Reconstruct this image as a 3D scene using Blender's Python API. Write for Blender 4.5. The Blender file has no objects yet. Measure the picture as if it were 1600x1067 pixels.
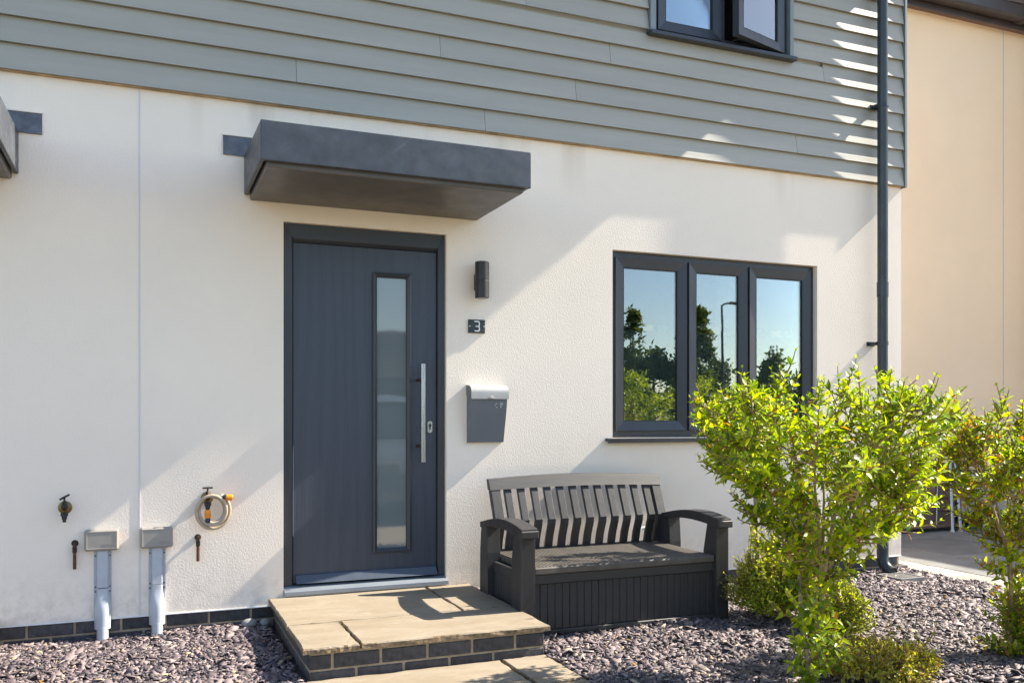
import bpy, math, random
import numpy as np
from mathutils import Vector, Matrix, Quaternion

R = math.radians
random.seed(7)
rng = np.random.default_rng(11)
SC = bpy.context.scene
COL = SC.collection

# ------------------------------------------------------------------ camera
cam_data = bpy.data.cameras.new('camera')
cam_data.sensor_width = 36.0
cam_data.lens = 31.23
cam_data.shift_y = 0.0728
cam_data.clip_start = 0.05
cam_data.clip_end = 600.0
cam = bpy.data.objects.new('camera', cam_data)
cam.location = (0.0, -5.23, 1.20)
cam.rotation_euler = (R(90), 0, R(-22.5))
COL.objects.link(cam)
SC.camera = cam

# ------------------------------------------------------------------ sky and sun
SUN_DIR = Vector((1.0, -0.0715, 0.84)).normalized()
world = bpy.data.worlds.new('World')
SC.world = world
world.use_nodes = True
wn, wl = world.node_tree.nodes, world.node_tree.links
wn.clear()
w_out = wn.new('ShaderNodeOutputWorld')
w_bg = wn.new('ShaderNodeBackground')
w_sky = wn.new('ShaderNodeTexSky')
w_sky.sky_type = 'NISHITA'
w_sky.sun_disc = False
w_sky.sun_elevation = math.asin(SUN_DIR.z)
w_sky.sun_rotation = math.atan2(SUN_DIR.x, SUN_DIR.y)
w_sky.air_density = 1.0
w_sky.dust_density = 0.4
w_sky.ozone_density = 1.0
w_bg.inputs['Strength'].default_value = 0.115
wl.new(w_sky.outputs[0], w_bg.inputs[0])
wl.new(w_bg.outputs[0], w_out.inputs[0])

sun_data = bpy.data.lights.new('sun', 'SUN')
sun_data.energy = 5.0
sun_data.angle = R(0.53)
sun_data.color = (1.0, 0.92, 0.78)
sun = bpy.data.objects.new('sun', sun_data)
sun.rotation_euler = SUN_DIR.to_track_quat('Z', 'Y').to_euler()
sun.location = (12, -2, 12)
COL.objects.link(sun)

SC.render.engine = 'CYCLES'
SC.view_settings.view_transform = 'Standard'
SC.view_settings.look = 'None'
SC.view_settings.gamma = 1.0
SC.view_settings.use_curve_mapping = False
SC.view_settings.exposure = 1.5
SC.cycles.use_denoising = True
SC.cycles.max_bounces = 10
SC.cycles.diffuse_bounces = 5
SC.cycles.glossy_bounces = 4
SC.cycles.transparent_max_bounces = 12

# ------------------------------------------------------------------ materials
def new_mat(name):
    m = bpy.data.materials.new(name)
    m.use_nodes = True
    n = m.node_tree.nodes
    return m, n, m.node_tree.links, n['Principled BSDF'], n['Material Output']


def mathn(n, l, op, a, b=None, clamp=False):
    x = n.new('ShaderNodeMath')
    x.operation = op
    x.use_clamp = clamp
    for i, v in enumerate((a, b)):
        if v is None:
            continue
        if isinstance(v, (int, float)):
            x.inputs[i].default_value = v
        else:
            l.new(v, x.inputs[i])
    return x.outputs[0]


def mixc(n, l, fac, a, b):
    x = n.new('ShaderNodeMix')
    x.data_type = 'RGBA'
    for sock, v in ((x.inputs['Factor'], fac), (x.inputs['A'], a), (x.inputs['B'], b)):
        if isinstance(v, (int, float)):
            sock.default_value = v
        elif isinstance(v, (tuple, list)):
            sock.default_value = (*v[:3], 1)
        else:
            l.new(v, sock)
    return x.outputs['Result']


def noise(n, l, scale, detail=4, rough=0.55, stretch=None, vec=None, dist=0.0):
    t = n.new('ShaderNodeTexNoise')
    t.inputs['Scale'].default_value = scale
    t.inputs['Detail'].default_value = detail
    t.inputs['Roughness'].default_value = rough
    t.inputs['Distortion'].default_value = dist
    if vec is None:
        c = n.new('ShaderNodeTexCoord')
        vec = c.outputs['Object']
    if stretch:
        mp = n.new('ShaderNodeMapping')
        mp.inputs['Scale'].default_value = stretch
        l.new(vec, mp.inputs['Vector'])
        vec = mp.outputs[0]
    l.new(vec, t.inputs['Vector'])
    return t.outputs['Fac']


def ramp(n, l, fac, lo, hi, a=0.0, b=1.0):
    x = n.new('ShaderNodeMapRange')
    x.clamp = True
    l.new(fac, x.inputs[0])
    for i, v in enumerate((lo, hi, a, b)):
        x.inputs[i + 1].default_value = v
    return x.outputs[0]


def bump(n, l, h, dist, strength=1.0, prev=None):
    b = n.new('ShaderNodeBump')
    b.inputs['Distance'].default_value = dist
    b.inputs['Strength'].default_value = strength
    l.new(h, b.inputs['Height'])
    if prev is not None:
        l.new(prev, b.inputs['Normal'])
    return b.outputs[0]


def sc(c, k):
    return tuple(min(1.0, v * k) for v in c)


def pm(name, col, rough=0.5, metal=0.0, var=0.12, vs=6.0, bd=0.0, bs=120.0, stretch=None, spec=0.5, rv=0.08, objvar=0.0):
    """painted / moulded surface: mottled colour, uneven gloss, fine relief"""
    m, n, l, p, o = new_mat(name)
    f = noise(n, l, vs, 5, 0.6, stretch)
    c = mixc(n, l, ramp(n, l, f, 0.3, 0.7), sc(col, 1 - var), sc(col, 1 + var))
    if objvar:
        oi = n.new('ShaderNodeObjectInfo')
        hv = n.new('ShaderNodeHueSaturation')
        l.new(ramp(n, l, oi.outputs['Random'], 0, 1, 1 - objvar, 1 + objvar), hv.inputs['Value'])
        l.new(c, hv.inputs['Color'])
        c = hv.outputs[0]
    l.new(c, p.inputs['Base Color'])
    f2 = noise(n, l, vs * 3.1, 4, 0.6, stretch)
    l.new(ramp(n, l, f2, 0.25, 0.75, max(0.02, rough - rv), min(1, rough + rv)), p.inputs['Roughness'])
    p.inputs['Metallic'].default_value = metal
    p.inputs['Specular IOR Level'].default_value = spec
    if bd:
        l.new(bump(n, l, noise(n, l, bs, 4, 0.6, stretch), bd), p.inputs['Normal'])
    return m


def stucco(name, col, grime=True):
    m, n, l, p, o = new_mat(name)
    co = n.new('ShaderNodeTexCoord').outputs['Object']
    sx = n.new('ShaderNodeSeparateXYZ')
    l.new(co, sx.inputs[0])
    X, Z = sx.outputs['X'], sx.outputs['Z']
    c = mixc(n, l, ramp(n, l, noise(n, l, 0.8, 5, 0.6), 0.35, 0.7), sc(col, 0.96), sc(col, 1.03))
    # pits: small dark pinholes
    pit = n.new('ShaderNodeTexVoronoi')
    pit.inputs['Scale'].default_value = 42
    l.new(co, pit.inputs['Vector'])
    pf = mathn(n, l, 'MULTIPLY', ramp(n, l, pit.outputs['Distance'], 0.05, 0.11, 1, 0), ramp(n, l, noise(n, l, 9, 2), 0.56, 0.62))
    c = mixc(n, l, mathn(n, l, 'MULTIPLY', pf, 0.35), c, sc(col, 0.45))
    if grime:
        # brown runs below the cladding drip edge
        st = mathn(n, l, 'MULTIPLY', ramp(n, l, noise(n, l, 3.0, 3, 0.6, (1, 1, 0.07)), 0.56, 0.74), ramp(n, l, Z, 2.62, 2.97))
        c = mixc(n, l, mathn(n, l, 'MULTIPLY', st, 0.35), c, (0.42, 0.30, 0.19))
        # black algae specks beside the left cable duct
        dx = mathn(n, l, 'DIVIDE', mathn(n, l, 'SUBTRACT', X, -0.10), 0.06)
        dz = mathn(n, l, 'DIVIDE', mathn(n, l, 'SUBTRACT', Z, 0.29), 0.15)
        rr = mathn(n, l, 'ADD', mathn(n, l, 'MULTIPLY', dx, dx), mathn(n, l, 'MULTIPLY', dz, dz))
        blob = ramp(n, l, rr, 0.2, 1.3, 1, 0)
        spk = ramp(n, l, noise(n, l, 190, 2, 0.7), 0.50, 0.62)
        c = mixc(n, l, mathn(n, l, 'MULTIPLY', mathn(n, l, 'MULTIPLY', blob, spk), 0.6), c, (0.10, 0.10, 0.10))
        # splash-back dust near the ground
        sp = mathn(n, l, 'MULTIPLY', ramp(n, l, Z, 0.12, 0.45, 1, 0), ramp(n, l, noise(n, l, 14, 5, 0.7), 0.42, 0.66))
        c = mixc(n, l, mathn(n, l, 'MULTIPLY', sp, 0.42), c, (0.40, 0.35, 0.30))
    l.new(c, p.inputs['Base Color'])
    p.inputs['Roughness'].default_value = 0.92
    p.inputs['Specular IOR Level'].default_value = 0.2
    b1 = bump(n, l, noise(n, l, 98, 3, 0.6), 0.0019)
    b2 = bump(n, l, noise(n, l, 150, 2, 0.5), 0.0005, 1, b1)
    l.new(b2, p.inputs['Normal'])
    return m


M = {}
M['render'] = stucco('white_render', (0.885, 0.778, 0.665))
M['render_warm'] = stucco('cream_bounce_render', (0.90, 0.70, 0.50), False)  # cream tone warmed further, with warm bounce light put into the colour
M['render_far'] = pm('pale_far_render', (0.72, 0.66, 0.58), 0.9, var=0.06, vs=1.5)


def clad_mat():
    m, n, l, p, o = new_mat('grey_green_fibre_cement')
    col = (0.335, 0.312, 0.258)
    oi = n.new('ShaderNodeObjectInfo')
    f = noise(n, l, 3.0, 5, 0.6, (0.35, 1, 6))
    c = mixc(n, l, ramp(n, l, f, 0.3, 0.7), sc(col, 0.93), sc(col, 1.06))
    hv = n.new('ShaderNodeHueSaturation')
    l.new(ramp(n, l, oi.outputs['Random'], 0, 1, 0.96, 1.05), hv.inputs['Value'])
    l.new(c, hv.inputs['Color'])
    l.new(hv.outputs[0], p.inputs['Base Color'])
    p.inputs['Roughness'].default_value = 0.48
    p.inputs['Specular IOR Level'].default_value = 0.8
    g = noise(n, l, 38, 6, 0.62, (0.05, 1, 1.6), dist=0.4)
    l.new(bump(n, l, g, 0.0011), p.inputs['Normal'])
    return m


M['clad'] = clad_mat()
M['trim'] = pm('grey_corner_trim', (0.20, 0.23, 0.24), 0.5, var=0.05)
M['drip'] = pm('bounce_lit_drip_trim', (0.40, 0.28, 0.16), 0.8, var=0.3, vs=12)  # tan tone holds the warm bounce light under the trim
M['lead'] = pm('dark_grp_canopy', (0.050, 0.055, 0.066), 0.42, var=0.3, vs=9.0, bd=0.0012, bs=9, spec=0.5, rv=0.14)


def scuffed(m):
    """pale chalky smears and fine scratches on the canopy skin"""
    n, l = m.node_tree.nodes, m.node_tree.links
    p = n['Principled BSDF']
    old = p.inputs['Base Color'].links[0].from_socket
    co = n.new('ShaderNodeTexCoord').outputs['Object']
    mp = n.new('ShaderNodeMapping')
    mp.inputs['Rotation'].default_value = (0, R(38), 0)
    l.new(co, mp.inputs[0])
    scr = ramp(n, l, noise(n, l, 46, 2, 0.5, (0.03, 1, 1), mp.outputs[0]), 0.66, 0.72)
    where = ramp(n, l, noise(n, l, 2.3, 2), 0.52, 0.62)
    c = mixc(n, l, mathn(n, l, 'MULTIPLY', mathn(n, l, 'MULTIPLY', scr, where), 0.55), old, (0.30, 0.31, 0.33))
    chalk = ramp(n, l, noise(n, l, 1.6, 5, 0.65, (1, 1, 1.8)), 0.50, 0.72)
    c = mixc(n, l, mathn(n, l, 'MULTIPLY', chalk, 0.15), c, (0.20, 0.22, 0.25))
    l.new(c, p.inputs['Base Color'])


scuffed(M['lead'])
M['flashing'] = pm('lead_flashing', (0.105, 0.11, 0.125), 0.45, var=0.35, vs=14, bd=0.004, bs=18, metal=0.3)
M['soffit'] = pm('dark_soffit', (0.105, 0.096, 0.090), 0.42, var=0.15, vs=2.5, bd=0.0004, bs=30)
M['upvc'] = pm('anthracite_frame', (0.032, 0.035, 0.044), 0.38, var=0.08, vs=9, bd=0.00012, bs=300, stretch=(1, 1, 0.1))
M['brick'] = pm('dark_blue_brick', (0.055, 0.052, 0.056), 0.7, var=0.45, vs=28, bd=0.003, bs=70, objvar=0.35)
M['mortar'] = pm('sandy_mortar', (0.34, 0.265, 0.18), 0.95, var=0.25, vs=30, bd=0.004, bs=160)
M['steel'] = pm('brushed_steel', (0.62, 0.61, 0.60), 0.28, metal=1.0, var=0.05, vs=30, stretch=(1, 1, 0.05))
M['alu'] = pm('aluminium_threshold', (0.26, 0.29, 0.33), 0.4, metal=0.35, var=0.12, vs=10, stretch=(0.2, 1, 1))
M['weather_bar'] = pm('blue_grey_weather_bar', (0.06, 0.075, 0.10), 0.35, var=0.08, vs=10)
M['black_metal'] = pm('black_lamp_paint', (0.022, 0.019, 0.018), 0.42, var=0.1)
M['slate_plate'] = pm('slate_plate', (0.030, 0.040, 0.045), 0.6, var=0.2, vs=60, bd=0.0006, bs=120)
M['white_paint'] = pm('white_paint', (0.80, 0.80, 0.78), 0.5, var=0.03)
M['post_grey'] = pm('letterbox_grey', (0.135, 0.146, 0.165), 0.5, var=0.06, vs=8, bd=0.0001, bs=500)
M['post_lid'] = pm('letterbox_lid_silver', (0.40, 0.39, 0.37), 0.42, metal=0.15, var=0.05, vs=10)
M['box_grey'] = pm('beige_grey_plastic', (0.30, 0.275, 0.245), 0.45, var=0.06, vs=20)
M['duct'] = pm('pale_grey_duct', (0.42, 0.45, 0.49), 0.42, var=0.07, vs=14)
M['bead'] = pm('pvc_bead', (0.60, 0.62, 0.64), 0.5, var=0.03)
M['screw'] = pm('screw_steel', (0.12, 0.12, 0.13), 0.4, metal=0.8)
M['brass'] = pm('tarnished_brass', (0.20, 0.145, 0.055), 0.45, metal=0.85, var=0.4, vs=60)
M['brass_dark'] = pm('dark_bronze', (0.035, 0.028, 0.022), 0.5, metal=0.5, var=0.3, vs=60)
M['copper'] = pm('old_copper', (0.10, 0.042, 0.028), 0.5, metal=0.5, var=0.4, vs=40)
M['rubber'] = pm('black_rubber', (0.018, 0.018, 0.02), 0.6)
M['hose'] = pm('cream_hose', (0.42, 0.34, 0.25), 0.4, var=0.12, vs=40)
M['orange'] = pm('orange_plastic', (0.80, 0.27, 0.012), 0.35, var=0.1, vs=40)
M['resin'] = pm('dark_resin', (0.036, 0.033, 0.033), 0.50, var=0.3, vs=10, bd=0.0006, bs=90, stretch=(0.12, 1, 1))
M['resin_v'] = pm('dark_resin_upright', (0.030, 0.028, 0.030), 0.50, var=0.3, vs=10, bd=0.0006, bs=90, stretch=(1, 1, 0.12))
M['resin_seat'] = pm('lighter_seat_resin', (0.095, 0.082, 0.070), 0.6, var=0.2, vs=14, bd=0.0006, bs=90, stretch=(1, 0.15, 1))  # lighter resin for the lid and its ribs
M['downpipe'] = pm('grey_downpipe', (0.026, 0.036, 0.045), 0.33, var=0.12, vs=5)
M['gutter'] = pm('brown_gutter', (0.045, 0.034, 0.034), 0.4, var=0.2, vs=4)
M['roof_tile'] = pm('brown_roof_tile', (0.12, 0.075, 0.06), 0.8, var=0.3, vs=20, bd=0.004, bs=40, objvar=0.2)
M['roof'] = pm('dark_slate_roof', (0.07, 0.07, 0.078), 0.7, var=0.3, vs=9, bd=0.01, bs=12)
M['inner'] = pm('interior_plaster', (0.50, 0.50, 0.48), 0.9, var=0.05)
M['curtain'] = pm('linen_curtain', (0.55, 0.50, 0.44), 0.9, var=0.1, vs=20)
M['dark_in'] = pm('dark_furniture', (0.03, 0.03, 0.035), 0.4)
M['asphalt'] = pm('asphalt', (0.055, 0.053, 0.052), 0.9, var=0.25, vs=30, bd=0.004, bs=200)
M['soil'] = pm('dark_grit', (0.045, 0.038, 0.038), 0.95, var=0.4, vs=60, bd=0.006, bs=90)
M['grass'] = pm('verge_grass', (0.06, 0.09, 0.025), 0.9, var=0.4, vs=8, bd=0.02, bs=60)
M['pale_paving'] = pm('pale_concrete_paving', (0.50, 0.40, 0.28), 0.9, var=0.12, vs=4, bd=0.002, bs=80)
M['pebble'] = pm('grey_pebble', (0.27, 0.26, 0.25), 0.8, var=0.2, vs=30)
M['bark'] = pm('grey_bark', (0.30, 0.23, 0.15), 0.8, var=0.3, vs=22, bd=0.004, bs=60, stretch=(1, 1, 0.3))
M['twig'] = pm('reddish_twig', (0.22, 0.15, 0.06), 0.7, var=0.3, vs=22)
M['timber'] = pm('brown_timber', (0.135, 0.085, 0.068), 0.7, var=0.3, vs=6, stretch=(0.2, 1, 1), bd=0.001, bs=60, objvar=0.2)
M['beige_panel'] = pm('beige_panel', (0.45, 0.39, 0.32), 0.7, var=0.08, vs=5)
M['lamp_post'] = pm('lamp_post_grey', (0.06, 0.065, 0.07), 0.5)
M['film'] = pm('grey_window_film', (0.10, 0.12, 0.13), 0.7, var=0.03)
M['film_orange'] = pm('orange_sticker', (0.75, 0.42, 0.16), 0.7)
M['film_dark'] = pm('grey_sticker', (0.16, 0.19, 0.23), 0.7)
M['grate'] = pm('grey_drain_grate', (0.22, 0.21, 0.20), 0.6, var=0.2, vs=30)
M['felt'] = pm('silver_pole', (0.32, 0.34, 0.37), 0.35, metal=0.8)
M['wrought'] = pm('dark_canvas', (0.05, 0.05, 0.055), 0.8)


def door_mat():
    m, n, l, p, o = new_mat('anthracite_woodgrain_door')
    co = n.new('ShaderNodeTexCoord').outputs['Object']
    warp = noise(n, l, 3.0, 3, 0.5, (1.0, 1, 0.35), co)
    wv = n.new('ShaderNodeTexWave')
    wv.wave_type = 'BANDS'
    wv.bands_direction = 'X'
    wv.inputs['Scale'].default_value = 4
    wv.inputs['Distortion'].default_value = 16
    wv.inputs['Detail'].default_value = 3
    wv.inputs['Detail Scale'].default_value = 0.7
    mp = n.new('ShaderNodeMapping')
    mp.inputs['Scale'].default_value = (1.0, 1.0, 0.10)
    l.new(co, mp.inputs[0])
    l.new(mp.outputs[0], wv.inputs['Vector'])
    fine = noise(n, l, 130, 5, 0.72, (1, 1, 0.022), co, 0.25)
    h = mathn(n, l, 'ADD', mathn(n, l, 'MULTIPLY', wv.outputs['Fac'], 0.22), fine)
    col = (0.040, 0.049, 0.070)
    c = mixc(n, l, ramp(n, l, h, 0.38, 0.85), sc(col, 0.88), sc(col, 1.14))
    l.new(c, p.inputs['Base Color'])
    p.inputs['Roughness'].default_value = 0.42
    l.new(bump(n, l, h, 0.0020), p.inputs['Normal'])
    return m


M['door'] = door_mat()


def sandstone():
    m, n, l, p, o = new_mat('riven_sandstone')
    co = n.new('ShaderNodeTexCoord').outputs['Object']
    oi = n.new('ShaderNodeObjectInfo')
    ad = n.new('ShaderNodeVectorMath')
    ad.operation = 'ADD'
    l.new(co, ad.inputs[0])
    sclr = n.new('ShaderNodeVectorMath')
    sclr.operation = 'SCALE'
    l.new(oi.outputs['Location'], sclr.inputs[0])
    sclr.inputs['Scale'].default_value = 1.0
    l.new(sclr.outputs[0], ad.inputs[1])
    v = ad.outputs[0]
    b = noise(n, l, 1.7, 5, 0.62, (1, 2.6, 1), v, 1.2)
    c = mixc(n, l, ramp(n, l, b, 0.3, 0.72), (0.225, 0.174, 0.114), (0.305, 0.252, 0.186))
    s = noise(n, l, 9, 6, 0.7, (1, 2.2, 1), v, 0.8)
    c = mixc(n, l, mathn(n, l, 'MULTIPLY', ramp(n, l, s, 0.55, 0.72), 0.55), c, (0.36, 0.31, 0.25))
    r = noise(n, l, 2.6, 3, 0.5, (1, 1.8, 1), v, 2.0)
    c = mixc(n, l, mathn(n, l, 'MULTIPLY', ramp(n, l, r, 0.60, 0.70), 0.30), c, (0.25, 0.17, 0.095))
    sp = noise(n, l, 60, 2, 0.5, None, v)
    c = mixc(n, l, mathn(n, l, 'MULTIPLY', ramp(n, l, sp, 0.68, 0.76), 0.5), c, (0.16, 0.12, 0.085))
    # thin riven ledges
    lv = noise(n, l, 2.2, 6, 0.6, (1, 2.4, 1), v, 1.0)
    led = mathn(n, l, 'FRACT', mathn(n, l, 'MULTIPLY', lv, 7.0))
    l.new(c, p.inputs['Base Color'])
    p.inputs['Roughness'].default_value = 0.82
    b1 = bump(n, l, led, 0.0016, 0.6)
    l.new(bump(n, l, noise(n, l, 40, 5, 0.65, None, v), 0.0012, 1, b1), p.inputs['Normal'])
    return m


M['sandstone'] = sandstone()
M['stone_edge'] = pm('riven_stone_edge', (0.22, 0.155, 0.09), 0.9, var=0.6, vs=45, bd=0.004, bs=90)
M['grey_slab'] = pm('grey_patio_slab', (0.15, 0.15, 0.147), 0.85, var=0.18, vs=5, bd=0.001, bs=60, objvar=0.25)
M['pale_slab'] = pm('pale_sunlit_slab', (0.34, 0.31, 0.25), 0.85, var=0.12, vs=5, bd=0.001, bs=60, objvar=0.1)  # lighter edging; the sunlit strip is also put into its colour


def slate_mat():
    m, n, l, p, o = new_mat('plum_slate_chips')
    g = n.new('ShaderNodeNewGeometry')
    r = n.new('ShaderNodeValToRGB')
    e = r.color_ramp.elements
    e[0].position, e[0].color = 0.0, (0.030, 0.025, 0.032, 1)
    e[1].position, e[1].color = 1.0, (0.44, 0.35, 0.33, 1)
    for pos, c in ((0.35, (0.090, 0.064, 0.071)), (0.7, (0.180, 0.133, 0.138)), (0.93, (0.31, 0.24, 0.232)), (0.992, (0.45, 0.33, 0.19))):
        x = e.new(pos)
        x.color = (*c, 1)
    l.new(g.outputs['Random Per Island'], r.inputs[0])
    f = noise(n, l, 120, 4, 0.6)
    c = mixc(n, l, ramp(n, l, f, 0.35, 0.75, 0, 0.25), r.outputs[0], (0.30, 0.27, 0.27))
    l.new(c, p.inputs['Base Color'])
    p.inputs['Roughness'].default_value = 0.6
    p.inputs['Specular IOR Level'].default_value = 0.4
    l.new(bump(n, l, f, 0.0012), p.inputs['Normal'])
    return m


M['slate'] = slate_mat()


def leaf_mat(name, young, old, dark, trans=0.45, gloss=0.38):
    m, n, l, p, o = new_mat(name)
    g = n.new('ShaderNodeNewGeometry')
    oi = n.new('ShaderNodeObjectInfo')
    rnd = mathn(n, l, 'FRACT', mathn(n, l, 'ADD', g.outputs['Random Per Island'], oi.outputs['Random']))
    r = n.new('ShaderNodeValToRGB')
    e = r.color_ramp.elements
    e[0].position, e[0].color = 0.0, (*dark, 1)
    e[1].position, e[1].color = 1.0, (*young, 1)
    x = e.new(0.45)
    x.color = (*old, 1)
    l.new(rnd, r.inputs[0])
    l.new(r.outputs[0], p.inputs['Base Color'])
    p.inputs['Roughness'].default_value = gloss
    p.inputs['Specular IOR Level'].default_value = 0.45
    t = n.new('ShaderNodeBsdfTranslucent')
    hv = n.new('ShaderNodeHueSaturation')
    hv.inputs['Hue'].default_value = 0.485
    hv.inputs['Saturation'].default_value = 1.15
    hv.inputs['Value'].default_value = 1.9
    l.new(r.outputs[0], hv.inputs['Color'])
    l.new(hv.outputs[0], t.inputs['Color'])
    mx = n.new('ShaderNodeMixShader')
    mx.inputs[0].default_value = trans
    l.new(p.outputs[0], mx.inputs[1])
    l.new(t.outputs[0], mx.inputs[2])
    l.new(mx.outputs[0], o.inputs['Surface'])
    return m


M['leaf'] = leaf_mat('yellow_green_leaf', (0.40, 0.46, 0.02), (0.21, 0.31, 0.016), (0.06, 0.125, 0.012), 0.49)
M['leaf_tip'] = leaf_mat('coppery_new_leaf', (0.46, 0.30, 0.06), (0.38, 0.22, 0.05), (0.24, 0.12, 0.035))
M['leaf_box'] = leaf_mat('small_green_leaf', (0.46, 0.50, 0.04), (0.29, 0.36, 0.025), (0.09, 0.15, 0.014), 0.45)
M['leaf_dry'] = leaf_mat('straw_green_leaf', (0.50, 0.44, 0.08), (0.36, 0.36, 0.045), (0.18, 0.21, 0.03), 0.42)
M['leaf_tree'] = leaf_mat('tree_leaf', (0.15, 0.18, 0.035), (0.085, 0.12, 0.028), (0.035, 0.06, 0.016), 0.3)
M['leaf_lit'] = leaf_mat('sunlit_look_leaf', (0.40, 0.46, 0.03), (0.24, 0.32, 0.022), (0.09, 0.14, 0.015), 0.45)  # leaf colour brightened so the reflected bushes look sunlit


def glass_mat(name, boost, base, tint=(0.8, 0.86, 0.86), rough=0.0, wav=0.0, satin=None):
    m, n, l, p, o = new_mat(name)
    n.remove(p)
    gl = n.new('ShaderNodeBsdfGlossy')
    gl.inputs['Roughness'].default_value = rough
    gl.inputs['Color'].default_value = (1, 1, 1, 1)
    tr = n.new('ShaderNodeBsdfTransparent')
    tr.inputs['Color'].default_value = (*tint, 1)
    fr = n.new('ShaderNodeFresnel')
    fr.inputs['IOR'].default_value = 1.5
    f = mathn(n, l, 'ADD', mathn(n, l, 'MULTIPLY', fr.outputs[0], boost), base, True)
    if wav:
        l.new(bump(n, l, noise(n, l, 2.5, 2), wav), gl.inputs['Normal'])
    mx = n.new('ShaderNodeMixShader')
    l.new(f, mx.inputs[0])
    body = tr.outputs[0]
    if satin:
        df = n.new('ShaderNodeBsdfDiffuse')
        df.inputs['Color'].default_value = (*satin, 1)
        m2 = n.new('ShaderNodeMixShader')
        m2.inputs[0].default_value = 0.75
        l.new(tr.outputs[0], m2.inputs[1])
        l.new(df.outputs[0], m2.inputs[2])
        body = m2.outputs[0]
    l.new(body, mx.inputs[1])
    l.new(gl.outputs[0], mx.inputs[2])
    l.new(mx.outputs[0], o.inputs['Surface'])
    return m


M['glass'] = glass_mat('double_glazing', 1.6, 0.09, wav=0.00025)
M['glass_obs'] = glass_mat('obscure_door_glass', 1.5, 0.045, (0.30, 0.36, 0.35), 0.03, wav=0.0008, satin=(0.20, 0.24, 0.245))

# ------------------------------------------------------------------ mesh helpers
ORG = {}


def world_org(o):
    return ORG.get(o.name, Vector((0, 0, 0))) if o else Vector((0, 0, 0))


def link(o, parent, org):
    COL.objects.link(o)
    o.parent = parent
    o.location = Vector(org) - world_org(parent)
    ORG[o.name] = Vector(org)
    return o


def tag(o, label, cat, group=None):
    o['label'] = label
    o['category'] = cat
    if group:
        o['group'] = group
    return o


def thing(name, loc, label, cat, group=None):
    o = bpy.data.objects.new(name, None)
    o.empty_display_size = 0.1
    link(o, None, loc)
    return tag(o, label, cat, group)


def part_empty(name, loc, parent):
    o = bpy.data.objects.new(name, None)
    o.empty_display_size = 0.1
    return link(o, parent, loc)


def raw_mesh(name, V, F, mat, smooth=False):
    me = bpy.data.meshes.new(name)
    me.from_pydata([tuple(v) for v in V], [], F)
    me.materials.append(mat if not isinstance(mat, str) else M[mat])
    if smooth:
        me.polygons.foreach_set('use_smooth', [True] * len(me.polygons))
    me.update()
    return me


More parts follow.
